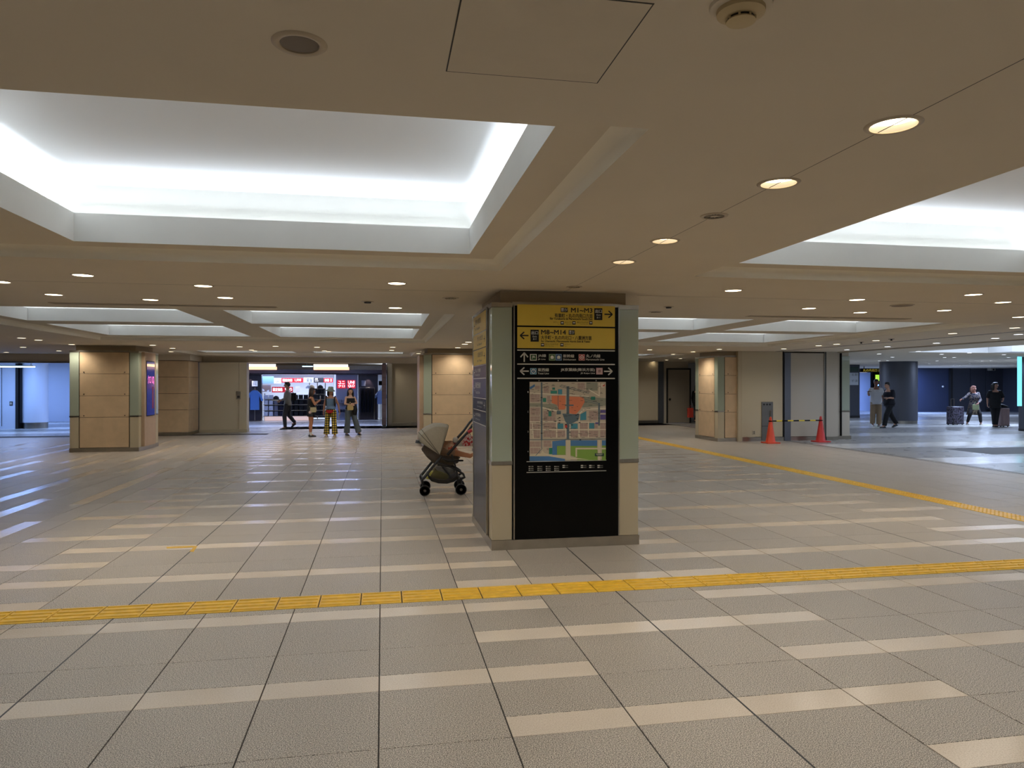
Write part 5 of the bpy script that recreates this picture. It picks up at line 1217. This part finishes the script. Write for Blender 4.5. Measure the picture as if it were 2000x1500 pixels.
# ============================================================ PEOPLE
M_eye = mat('eye_dark', (20, 16, 14), .2); M_lip = mat('lip', (150, 80, 74), .5)
M_hair = mat('hair_black', (16, 13, 12), .5); M_brown = mat('hair_brown', (46, 30, 22), .5)
JD = dict(pel=(0, 0, .53), chest=(0, .005, .73), neck=(0, 0, .835), head=(0, .012, .925),
          sL=(-.10, 0, .785), eL=(-.125, -.015, .635), wL=(-.13, .03, .50), sR=(.10, 0, .785), eR=(.125, -.015, .635), wR=(.13, .03, .50),
          hL=(-.052, 0, .505), kL=(-.055, .01, .285), aL=(-.057, -.005, .045), hR=(.052, 0, .505), kR=(.055, .01, .285), aR=(.057, -.005, .045))
def person(label, u, v, face, H, pose=None, skin=(200, 150, 118), hair='short', hairm=None, top=None, legs=None, shoes=None, head_yaw=0, fem=False, socks=None, hat=None, curl=.5):
    p = onZ(u, v, 0); rz = math.radians(face)
    t = thing('person', (p[0], p[1], 0), label, 'person', rz=rz if rz else 1e-6)
    J = dict(JD); 
    if fem: J.update(sL=(-.088, 0, .787), sR=(.088, 0, .787))
    J.update(pose or {}); J = {k: Vector(q) * H for k, q in J.items()}
    sk = mat('skin_%d_%d_%d' % skin, skin, .5); h = H
    hy = Matrix.Rotation(math.radians(head_yaw), 3, 'Z')
    mb = MB()
    # trunk
    sp = lambda a, b, s: a + (b - a) * s
    P, Cc, N = J['pel'], J['chest'], J['neck']
    sw = abs(J['sR'].x - J['sL'].x) / 2 / h
    trunk = [(P + Vector((0, 0, -.045 * h)), .07, .055), (P, .088, .066), (sp(P, Cc, .45), .072 if fem else .08, .052), (sp(P, Cc, .85), .085, .062), (Cc, .088, .062), (sp(Cc, N, .45), .085, .052), (sp(Cc, N, .8), .055, .04), (N, .034, .034)]
    mb.rings([(tuple(c), a * h, b * h, 0, 0) for c, a, b in trunk], 20, 2.2)
    mb.cone(N - Vector((0, 0, .03 * h)), J['head'] - Vector((0, .01 * h, .03 * h)), .034 * h, .031 * h)
    hc = J['head']; HR = (.044 * h, .055 * h, .066 * h)
    mb.ell(tuple(hc), HR, 18, 14, hy)
    mb.ell(tuple(hc + hy @ Vector((0, .016, -.032)) * h), (.033 * h, .036 * h, .036 * h), 14, 10, hy)
    mb.cone(hc + hy @ Vector((0, .052, .008)) * h, hc + hy @ Vector((0, .066, -.014)) * h, .005 * h, .009 * h, 8)
    for s in (-1, 1): mb.ell(tuple(hc + hy @ Vector((s * .045, 0, -.008)) * h), (.006 * h, .011 * h, .017 * h), 8, 6, hy)
    for s in 'LR':
        mb.cone(J['s' + s], J['e' + s], .029 * h, .022 * h, 12); mb.cone(J['e' + s], J['w' + s], .022 * h, .0145 * h, 12)
        mb.cone(sp(Cc, N, .5), J['s' + s], .035 * h, .028 * h, 12)
        mb.cone(J['h' + s], J['k' + s], .052 * h, .034 * h, 14); kn, an = J['k' + s], J['a' + s]; cf = sp(kn, an, .3) + Vector((0, -.008 * h, 0))
        mb.cone(kn, cf, .034 * h, .034 * h, 12); mb.cone(cf, an, .033 * h, .02 * h, 12)
        # hand: palm, four fingers, thumb
        d = (J['w' + s] - J['e' + s]).normalized(); sd = -1 if s == 'L' else 1
        inn = Vector((-sd, 0, 0)); inn = (inn - d * inn.dot(d))
        if inn.length < .2: inn = Vector((0, 0, -1))
        inn.normalize(); acr = d.cross(inn).normalized()
        w0 = J['w' + s]; pe = w0 + d * .045 * h
        for q in (-1.2, -.4, .4, 1.2): mb.cone(w0 + d * .008 * h, pe + acr * q * .0095 * h, .011 * h, .0085 * h, 8)
        for q, L in ((-1.2, .036), (-.4, .044), (.4, .046), (1.2, .040)):
            b0 = pe + acr * q * .0098 * h; m1 = b0 + (d * (1 - curl * .4) + inn * curl).normalized() * L * h * .55; m2 = m1 + (d * (1 - curl) + inn * curl * 1.4).normalized() * L * h * .5
            mb.cone(b0, m1, .0058 * h, .0052 * h, 7); mb.cone(m1, m2, .0052 * h, .0045 * h, 7)
        tb = w0 + d * .014 * h - acr * .014 * h * sd; tm = tb + (d * .7 - acr * sd * .6 + inn * .4).normalized() * .024 * h; mb.cone(tb, tm, .0075 * h, .0062 * h, 7); mb.cone(tm, tm + (d + inn * .5).normalized() * .02 * h, .006 * h, .005 * h, 7)
        mb.cone(an, an + Vector((0, .06 * h, -.022 * h)), .021 * h, .016 * h, 10)
    fuse(mb, 'body', sk, t, .0085, 2, local=True)
    e = MB()
    for s in (-1, 1): e.ell(tuple(hc + hy @ Vector((s * .017, .0515, .006)) * h), (.0065 * h, .004 * h, .004 * h), 8, 6, hy)
    for s in (-1, 1): e.ell(tuple(hc + hy @ Vector((s * .018, .053, .018)) * h), (.010 * h, .003 * h, .0022 * h), 8, 6, hy)
    e.build('eyes', M_eye, t, smooth=True, local=True)
    e = MB(); e.ell(tuple(hc + hy @ Vector((0, .0525, -.034)) * h), (.013 * h, .004 * h, .0042 * h), 8, 6, hy); e.build('mouth', M_lip, t, smooth=True, local=True)
    hm = hairm or M_hair; e = MB(); back = hy @ Vector((0, -.012, .014)) * h
    e.ell(tuple(hc + back), (.049 * h, .056 * h, .062 * h), 18, 12, hy); e.ell(tuple(hc + hy @ Vector((0, .012, .045)) * h), (.042 * h, .044 * h, .028 * h), 16, 8, hy)
    if hair in ('long', 'bob'):
        L = .19 if hair == 'long' else .07
        for s in (-1, 1):
            e.tube([hc + hy @ Vector((s * .034, -.012, .02)) * h, hc + hy @ Vector((s * .047, -.014, -.04)) * h, hc + hy @ Vector((s * .05, -.012, -.04 - L * .6)) * h, hc + hy @ Vector((s * .05, .005, -.04 - L)) * h], [.026 * h, .026 * h, .022 * h, .006 * h], 10)
        e.tube([hc + hy @ Vector((0, -.035, .02)) * h, hc + hy @ Vector((0, -.048, -.05)) * h, hc + hy @ Vector((0, -.062, -.05 - L * .6)) * h, hc + hy @ Vector((0, -.06, -.05 - L)) * h], [.04 * h, .036 * h, .03 * h, .01 * h], 12, (1.3, .7))
    fuse(e, 'hair', hm, t, .012, 2, local=True)
    if hat:
        e = MB(); e.lathe([(.098 * h, -.012 * h), (.094 * h, -.005 * h), (.058 * h, .018 * h), (.054 * h, .06 * h), (.042 * h, .075 * h), (.01, .078 * h)], (0, 0, 0), 26)
        Mh = hy @ Matrix.Rotation(math.radians(-8), 3, 'X'); e.v = [tuple(hc + Mh @ Vector(q) + Vector((0, 0, .018 * h))) for q in e.v]; e.build('hat', hat, t, smooth=True, local=True)
    if top:
        m_, sl, hem, wd, strap = (list(top) + [1.0, False])[:5]
        e = MB(); rr = []
        for c, a, b in trunk:
            if c.z < hem * h: continue
            if strap and c.z > .79 * h: continue
            k = 1.0 if c.z > .76 * h else (wd if c.z < .66 * h else 1 + (wd - 1) * .6)
            rr.append((tuple(c), (a + .010) * h * k, (b + .010) * h * k, 0, 0))
        rr = rr[:-1] if not strap else rr
        c0 = Vector(rr[0][0]); rr.insert(0, ((c0.x, c0.y, hem * h), (.088 + .016) * h * wd, (.066 + .014) * h * wd, 0, 0)); e.rings(rr, 20, 2.3)
        for s in 'LR':
            if sl <= 0: continue
            if sl <= 1: e.cone(sp(Cc, N, .45), J['s' + s], .036 * h, .034 * h); e.tube([J['s' + s], sp(J['s' + s], J['e' + s], .35), sp(J['s' + s], J['e' + s], sl)], [.034 * h, .035 * h * wd, .037 * h * wd], 14)
            else: e.cone(sp(Cc, N, .45), J['s' + s], .04 * h, .036 * h); e.cone(J['s' + s], J['e' + s], .037 * h, .03 * h); e.tube([J['e' + s], sp(J['e' + s], J['w' + s], min(1, sl - 1))], [.03 * h, .024 * h], 14)
        fuse(e, 'top', m_, t, .012, 2, local=True)
    if legs:
        m_, ln, r0, r1 = legs; e = MB()
        e.rings([(tuple(P + Vector((0, 0, .045 * h))), .086 * h, .066 * h, 0, 0), (tuple(P), .098 * h, .076 * h, 0, 0), (tuple(P - Vector((0, 0, .05 * h))), .09 * h, .072 * h, 0, 0)], 20, 2.3)
        for s in 'LR':
            hp, kn, an = J['h' + s], J['k' + s], J['a' + s]
            if ln <= 1: e.tube([hp + Vector((0, 0, .02 * h)), hp, sp(hp, kn, ln)], [.05 * h, .062 * h, r1 * h], 16)
            else:
                e.cone(hp, kn, .062 * h, r0 * h, 14); e.tube([kn, sp(kn, an, .5), sp(kn, an, (ln - 1) * 1.0)], [r0 * h, (r0 + r1) / 2 * h, r1 * h], 16)
        fuse(e, 'trousers' if ln > 1 else 'shorts', m_, t, .012, 2, local=True)
    for s in 'LR':
        an = J['a' + s]
        if socks: MB().tube([an + Vector((0, 0, .05 * h)), an, an - Vector((0, 0, .015 * h))], [.025 * h, .024 * h, .026 * h], 12).build('sock', socks, t, smooth=True, local=True)
        if shoes:
            mm, thick = shoes; tilt = 0
            lift = an.z - .045 * h; e = MB(); q = []
            for yy, w_, hh_ in ((-.035, .018, .030), (-.02, .026, .052), (.01, .027, .052), (.05, .029, .034), (.085, .027, .026), (.105, .016, .018)):
                ring = []
                for j in range(12):
                    a_ = 2 * math.pi * j / 12; ring.append((an.x + w_ * h * math.cos(a_), an.y + yy * h, max(0, math.sin(a_)) * hh_ * h + (.004 if math.sin(a_) >= 0 else .001)))
                q.append(ring)
            e.loftp([r_[::-1] for r_ in q])
            if lift > .01 * h:   # heel raised: pivot about the toe
                an_ = min(1.0, lift / (.13 * h)); pv = Vector((an.x, an.y + .09 * h, 0)); R = Matrix.Rotation(-an_, 3, 'X')
                pts = [R @ (Vector(z_) - pv) + pv for z_ in e.v]; dz = min(p_.z for p_ in pts); hl = pts[0] - an; e.v = [tuple(p_ - Vector((0, hl.y + .02 * h, dz - max(0, lift - .07 * h)))) for p_ in pts]
            e.build('shoe', mm, t, smooth=True, local=True)
    return t, J, p, rz
def held(t, name, label, cat, group=None):
    """a separate thing placed in the person's own frame"""
    o = thing(name, tuple(t.location), label, cat, group, rz=t.rotation_euler[2]); return o
B = lambda c, n, r=.85: mat(n, c, r)
shoeb = (B((12, 12, 12), 'shoe_black', .4), 0)
# 1 walking man with shoulder bag (facing the picture's left)
H = 1.70
t, J, p, rz = person('man in grey shirt and dark trousers walking past the shop', 562, 838.5, 90, H,
    dict(hL=(-.05, .01, .505), kL=(-.05, .06, .29), aL=(-.05, .045, .045), hR=(.05, -.01, .505), kR=(.05, -.02, .29), aR=(.05, -.145, .13), eL=(-.12, .04, .64), wL=(-.11, .14, .60), eR=(.12, -.03, .64), wR=(.13, .02, .52)),
    skin=(150, 110, 84), top=(B((112, 112, 106), 'shirt_grey'), 1.7, .50, 1.05), legs=(B((38, 38, 40), 'trousers_charcoal'), 1.97, .045, .034), shoes=shoeb)
b = held(t, 'shoulder_bag', 'large black shoulder bag on the walking man', 'bag'); e = MB(); e.rings([((.16, -.06, .60 * H), .05, .22, 0, 0), ((.16, -.06, .66 * H), .055, .23, 0, 0), ((.15, -.06, .76 * H), .03, .21, 0, 0)], 16, 4); e.build('bag_body', B((10, 10, 12), 'bag_black'), b, smooth=True, local=True)
MB().tube([(.15, .08, .76 * H), (.10, 0, .845 * H), (.14, -.18, .76 * H)], .009, 6).build('strap', B((10, 10, 12), 'bag_black'), b, local=True)
b = held(t, 'paper_sheet', 'white folded paper in the walking man\'s hand', 'paper'); MB().box(-.20, -.10, .14 * H + .06, .14 * H + .28, .60 * H + .0, .60 * H + .02).build('sheet', M_sw, b, local=True)
# 2 woman with phone
H = 1.50
t, J, p, rz = person('woman with long brown hair in black shorts looking at a phone', 607, 853, -70, H,
    dict(head=(0, .03, .925), hL=(-.05, 0, .505), kL=(-.045, .015, .285), aL=(-.04, 0, .045), kR=(.045, .0, .285), aR=(.04, -.01, .045), eL=(-.12, .05, .66), wL=(-.04, .15, .72), eR=(.12, .05, .66), wR=(.04, .16, .73)),
    skin=(168, 112, 80), hair='long', hairm=M_brown, fem=True, top=(B((18, 16, 20), 'top_black'), 0, .52, 1.0, True), legs=(B((16, 15, 18), 'shorts_black'), .42, .06, .066), shoes=shoeb, socks=B((220, 215, 205), 'sock_white'))
b = held(t, 'phone', 'pale phone held up by the woman in black shorts', 'phone'); MB().cbox(-.04, .04, .17 * H + .03, .17 * H + .045, .735 * H, .735 * H + .15, .004).build('phone_body', B((200, 195, 190), 'phone_pale', .3), b, local=True)
b = held(t, 'crossbody_bag', 'small beige crossbody bag of the woman in shorts', 'bag'); e = MB(); e.rings([((.14, .04, .50 * H), .03, .08, 0, 0), ((.14, .04, .54 * H), .04, .10, 0, 0), ((.14, .04, .60 * H), .025, .09, 0, 0)], 16, 3); e.build('bag_body', B((176, 164, 130), 'bag_beige'), b, smooth=True, local=True)
MB().tube([(.13, .12, .6 * H), (.02, .07, .82 * H), (-.08, 0, .84 * H), (.12, -.06, .6 * H)], .006, 6).build('strap', B((176, 164, 130), 'bag_beige'), b, local=True)
MB().ell((.15, -.06, .50 * H), (.045, .045, .045)).build('pompom', B((205, 180, 175), 'pompom'), b, smooth=True, local=True)
# 3 woman in plaid trousers
H = 1.50
t, J, p, rz = person('woman in grey-green bucket hat and yellow plaid trousers', 646, 852.5, 172, H,
    dict(hL=(-.055, 0, .505), kL=(-.07, .01, .285), aL=(-.085, 0, .045), kR=(.07, .01, .285), aR=(.085, 0, .045), eL=(-.15, -.01, .65), wL=(-.185, .03, .51), eR=(.13, -.01, .65), wR=(.14, .03, .50)),
    skin=(150, 104, 80), hair='bob', hairm=M_brown, fem=True, head_yaw=40, hat=B((120, 130, 118), 'hat_greygreen'), top=(B((84, 106, 128), 'top_denimblue'), 0, .56, 1.06, True), legs=(plaid('plaid_yellow'), 1.98, .050, .062), shoes=(B((190, 170, 150), 'shoe_cream', .5), 0))
b = held(t, 'waist_pouch', 'red pouch hanging at the front of the plaid trousers', 'bag'); e = MB(); e.rings([((0, .15, .475 * H), .03, .02, 0, 0), ((0, .15, .50 * H), .10, .035, 0, 0), ((0, .14, .545 * H), .12, .035, 0, 0)], 16, 2.6); e.build('pouch', B((150, 10, 14), 'pouch_red'), b, smooth=True, local=True)
b = held(t, 'backpack', 'dark backpack on the shoulders of the hat woman', 'bag'); e = MB(); e.rings([((0, -.15, .58 * H), .12, .06, 0, 0), ((0, -.16, .7 * H), .13, .07, 0, 0), ((0, -.13, .8 * H), .10, .05, 0, 0)], 16, 3); e.build('pack_body', B((20, 16, 18), 'pack_dark'), b, smooth=True, local=True)
for s in (-1, 1): MB().tube([(s * .12, -.1, .78 * H), (s * .135, .0, .825 * H), (s * .125, .10, .76 * H), (s * .13, .07, .64 * H), (s * .12, -.1, .6 * H)], .016, 8).build('strap', B((20, 16, 18), 'pack_dark'), b, local=True)
# 4 woman in jeans
H = 1.50
t, J, p, rz = person('woman in black top and wide grey-blue jeans stepping forward', 684, 850, 205, H,
    dict(hL=(-.052, .01, .505), kL=(-.10, .05, .285), aL=(-.17, .05, .055), hR=(.052, 0, .505), kR=(.055, 0, .285), aR=(.075, -.01, .045), eL=(-.13, .03, .67), wL=(-.03, .12, .665), eR=(.125, .03, .66), wR=(.05, .13, .64)),
    skin=(204, 158, 130), hair='long', fem=True, head_yaw=-18, top=(B((14, 13, 15), 'top_black2'), 0, .55, 1.0, True), legs=(B((84, 92, 96), 'jeans_greyblue'), 1.98, .056, .062), shoes=shoeb)
b = held(t, 'handbag', 'beige handbag held in front of the woman in jeans', 'bag'); e = MB(); e.rings([((.08, .20, .53 * H), .09, .04, 0, 0), ((.08, .20, .58 * H), .10, .05, 0, 0), ((.08, .19, .645 * H), .08, .03, 0, 0)], 16, 4); e.build('bag_body', B((186, 160, 104), 'bag_tan'), b, smooth=True, local=True)
MB().tube([(.02, .19, .64 * H), (.08, .19, .70 * H), (.14, .19, .64 * H)], .007, 6).build('handle', B((186, 160, 104), 'bag_tan'), b, local=True)
b = held(t, 'jacket', 'black garment draped over the arm of the woman in jeans', 'clothes'); e = MB(); e.tube([(-.10, .14, .65 * H), (-.10, .15, .54 * H), (-.09, .13, .43 * H)], [.04, .07, .06], 12, (1.2, .6)); fuse(e, 'cloth', B((12, 12, 14), 'cloth_jacket'), b, .012, 2, local=True)
# 5 half hidden person with a red bag
H = 1.62
t, J, p, rz = person('person in black seen from behind at the edge of the corner pillar', 1361, 826.5, -60, H,
    dict(kL=(-.05, .06, .29), aL=(-.05, .09, .045), kR=(.05, -.04, .29), aR=(.05, -.14, .08), wR=(.16, .0, .49)), top=(B((14, 15, 22), 'coat_black'), 1.95, .48, 1.12), legs=(B((14, 14, 18), 'trousers_black'), 1.97, .044, .034), shoes=(B((24, 24, 28), 'sneaker_dark', .5), 0), hair='bob')
q = onY(1349, 813, p[1] - .2); b = thing('shopping_bag', (q[0], p[1] - .2, q[2]), 'orange-red flat shopping bag held by the person in black', 'bag'); MB().cbox(q[0] - .13, q[0] + .10, p[1] - .26, p[1] - .14, q[2] - .05, q[2] + .34, .01).build('bag_body', B((196, 62, 44), 'bag_orange'), b)
MB().tube([(q[0] - .06, p[1] - .2, q[2] + .33), (q[0], p[1] - .2, q[2] + .45), (q[0] + .06, p[1] - .2, q[2] + .33)], .006, 6).build('handle', B((196, 62, 44), 'bag_orange'), b)
# 6 man in white
H = 1.80
t, J, p, rz = person('man in loose white shirt and beige trousers holding a phone', 1711, 833, 160, H,
    dict(kL=(-.05, .03, .285), aL=(-.045, .03, .045), kR=(.06, -.01, .285), aR=(.06, -.04, .055), eR=(.145, .02, .66), wR=(.19, .12, .71), eL=(-.125, .02, .65), wL=(-.10, .13, .58)),
    skin=(150, 104, 84), top=(B((205, 206, 210), 'shirt_white'), .95, .47, 1.22), legs=(B((150, 128, 100), 'trousers_beige'), 1.97, .054, .048), shoes=(B((180, 180, 175), 'sneaker_white', .5), 0))
b = held(t, 'phone', 'dark phone raised by the man in the white shirt', 'phone'); MB().cbox(.16 * H, .23 * H, .15 * H, .19 * H + .1, .735 * H, .735 * H + .012, .004).build('phone_body', M_black, b, local=True)
# 7 man in black
H = 1.72
t, J, p, rz = person('man in black shirt and trousers striding beside the white-shirted man', 1737, 835.5, 95, H,
    dict(pel=(0, .0, .52), hL=(-.05, .01, .50), kL=(-.05, .12, .28), aL=(-.05, .18, .045), hR=(.05, -.01, .50), kR=(.05, -.08, .29), aR=(.05, -.235, .085), chest=(0, .02, .72), neck=(0, .03, .825), head=(0, .055, .905), eL=(-.13, .03, .64), wL=(-.12, .14, .64), eR=(.13, -.07, .63), wR=(.14, -.07, .49)),
    skin=(190, 144, 118), top=(B((12, 13, 24), 'shirt_black'), .95, .46, 1.34), legs=(B((10, 10, 12), 'trousers_black2'), 1.97, .055, .046), shoes=shoeb)
b = held(t, 'phone', 'phone held in front of the man in black', 'phone'); MB().cbox(-.15 * H, -.10 * H, .17 * H, .17 * H + .15, .645 * H, .645 * H + .012, .004).build('phone_body', B((120, 116, 112), 'phone_grey', .3), b, local=True)
# 8 patterned woman astride, leaning to her suitcase
H = 1.62
t, J, p, rz = person('woman in navy patterned blouse and long skirt leaning on a suitcase', 1902, 829.5, 150, H,
    dict(pel=(0, -.02, .47), chest=(0, .0, .68), neck=(0, .01, .79), head=(.01, .02, .88), sL=(-.09, 0, .76), sR=(.09, 0, .76), hL=(-.05, -.02, .45), hR=(.05, -.02, .45), kL=(-.10, .10, .27), aL=(-.14, .03, .045), kR=(.10, .10, .27), aR=(.15, .05, .045), eR=(.20, .06, .66), wR=(.29, .12, .62), eL=(-.13, .04, .60), wL=(-.06, .14, .53)),
    skin=(176, 120, 100), hair='bob', hairm=B((120, 80, 66), 'hair_auburn'), fem=True, head_yaw=35, top=(pattern('blouse_print', [(24, 28, 52), (110, 100, 96), (30, 34, 60)], 14), 1.9, .44, 1.12), legs=(B((16, 14, 18), 'leggings_black'), 1.9, .045, .03), shoes=(B((205, 200, 185), 'sneaker_cream', .5), 0))
e = MB(); e.rings([((0, .0, .24 * H), .26, .16, 0, 0), ((0, .0, .36 * H), .22, .17, 0, 0), ((0, -.02, .48 * H), .17, .15, 0, 0)], 22, 2.4); e.build('skirt', pattern('skirt_print', [(96, 84, 72), (60, 52, 50), (130, 118, 98)], 9), t, smooth=True, local=True)
b = held(t, 'tote_bag', 'pale green bag on the lap of the patterned woman', 'bag'); MB().cbox(-.12, .10, .20, .25, .37 * H, .50 * H, .01).build('bag_body', B((150, 160, 120), 'bag_palegreen'), b, local=True); MB().tube([(-.06, .22, .5 * H), (-.01, .2, .56 * H), (.05, .22, .5 * H)], .006, 6).build('handle', B((150, 160, 120), 'bag_palegreen'), b, local=True)
def suitcase(u, v, w_, d_, h_, m_, label, rz, handle):
    p = onZ(u, v, 0); t = thing('suitcase', (p[0], p[1] + d_ / 2, 0), label, 'suitcase', rz=rz)
    MB().cbox(-w_ / 2, w_ / 2, -d_ / 2, d_ / 2, .05, h_, .02).build('shell', m_, t, local=True)
    k = MB()
    for i in range(5): x = -w_ / 2 + w_ * (i + 1) / 6; k.box(x - .008, x + .008, -d_ / 2 - .006, -d_ / 2, .1, h_ - .05)
    k.build('ridges', m_, t, local=True)
    for sx_ in (-1, 1):
        for sy in (-1, 1): MB().lathe([(.025, -.012), (.025, .012)], (sx_ * (w_ / 2 - .05), sy * (d_ / 2 - .05), .025), 14, 'x').build('caster', M_black, t, local=True)
    MB().box(-w_ / 2, w_ / 2, -d_ / 2, d_ / 2, .03, .05).build('base', M_black, t, local=True)
    if handle: MB().tube([(-.08, d_ / 2 - .04, h_), (-.08, d_ / 2 - .04, h_ + handle), (.08, d_ / 2 - .04, h_ + handle), (.08, d_ / 2 - .04, h_)], .01, 6).build('pull_handle', M_steel, t, local=True)
    return t
suitcase(1872, 830, .56, .32, .72, pattern('suitcase_print', [(24, 22, 30), (88, 84, 100), (42, 32, 46)], 11, .4), 'large dark violet patterned suitcase held by the patterned woman', .1, .30)
q = onZ(1861, 829, 0); 
suitcase(1963.5, 834, .42, .28, .70, B((158, 134, 132), 'suitcase_pink', .35), 'dusty pink suitcase with a black bag on top', .05, 0)
q = onZ(1965, 834, 0); b = thing('travel_bag', (q[0], q[1] + .14, .71), 'limp black bag lying on the dusty pink suitcase', 'bag'); e = MB(); e.tube([(q[0] - .22, q[1] + .12, .80), (q[0] - .08, q[1] + .14, .79), (q[0] + .1, q[1] + .14, .765), (q[0] + .22, q[1] + .14, .745)], [.05, .085, .06, .03], 12, (1.4, .9)); e.v = [(x, y, max(z, .712)) for x, y, z in e.v]; fuse(e, 'bag_body', B((10, 10, 12), 'bag_black'), b, .012)
# 9 woman in black with suitcase
H = 1.68
t, J, p, rz = person('person in black clothes with wavy dark hair beside the pink suitcase', 1943.5, 834, 150, H,
    dict(kL=(-.04, .02, .285), aL=(-.02, 0, .045), kR=(.04, .02, .285), aR=(.02, -.01, .045), eL=(-.15, .0, .645), wL=(-.12, .12, .60), eR=(.14, -.02, .64), wR=(.15, .02, .51)),
    skin=(170, 124, 104), hair='bob', head_yaw=40, top=(B((10, 10, 14), 'tee_black'), .95, .42, 1.2), legs=(B((12, 12, 16), 'trousers_black3'), 1.97, .040, .032), shoes=shoeb)
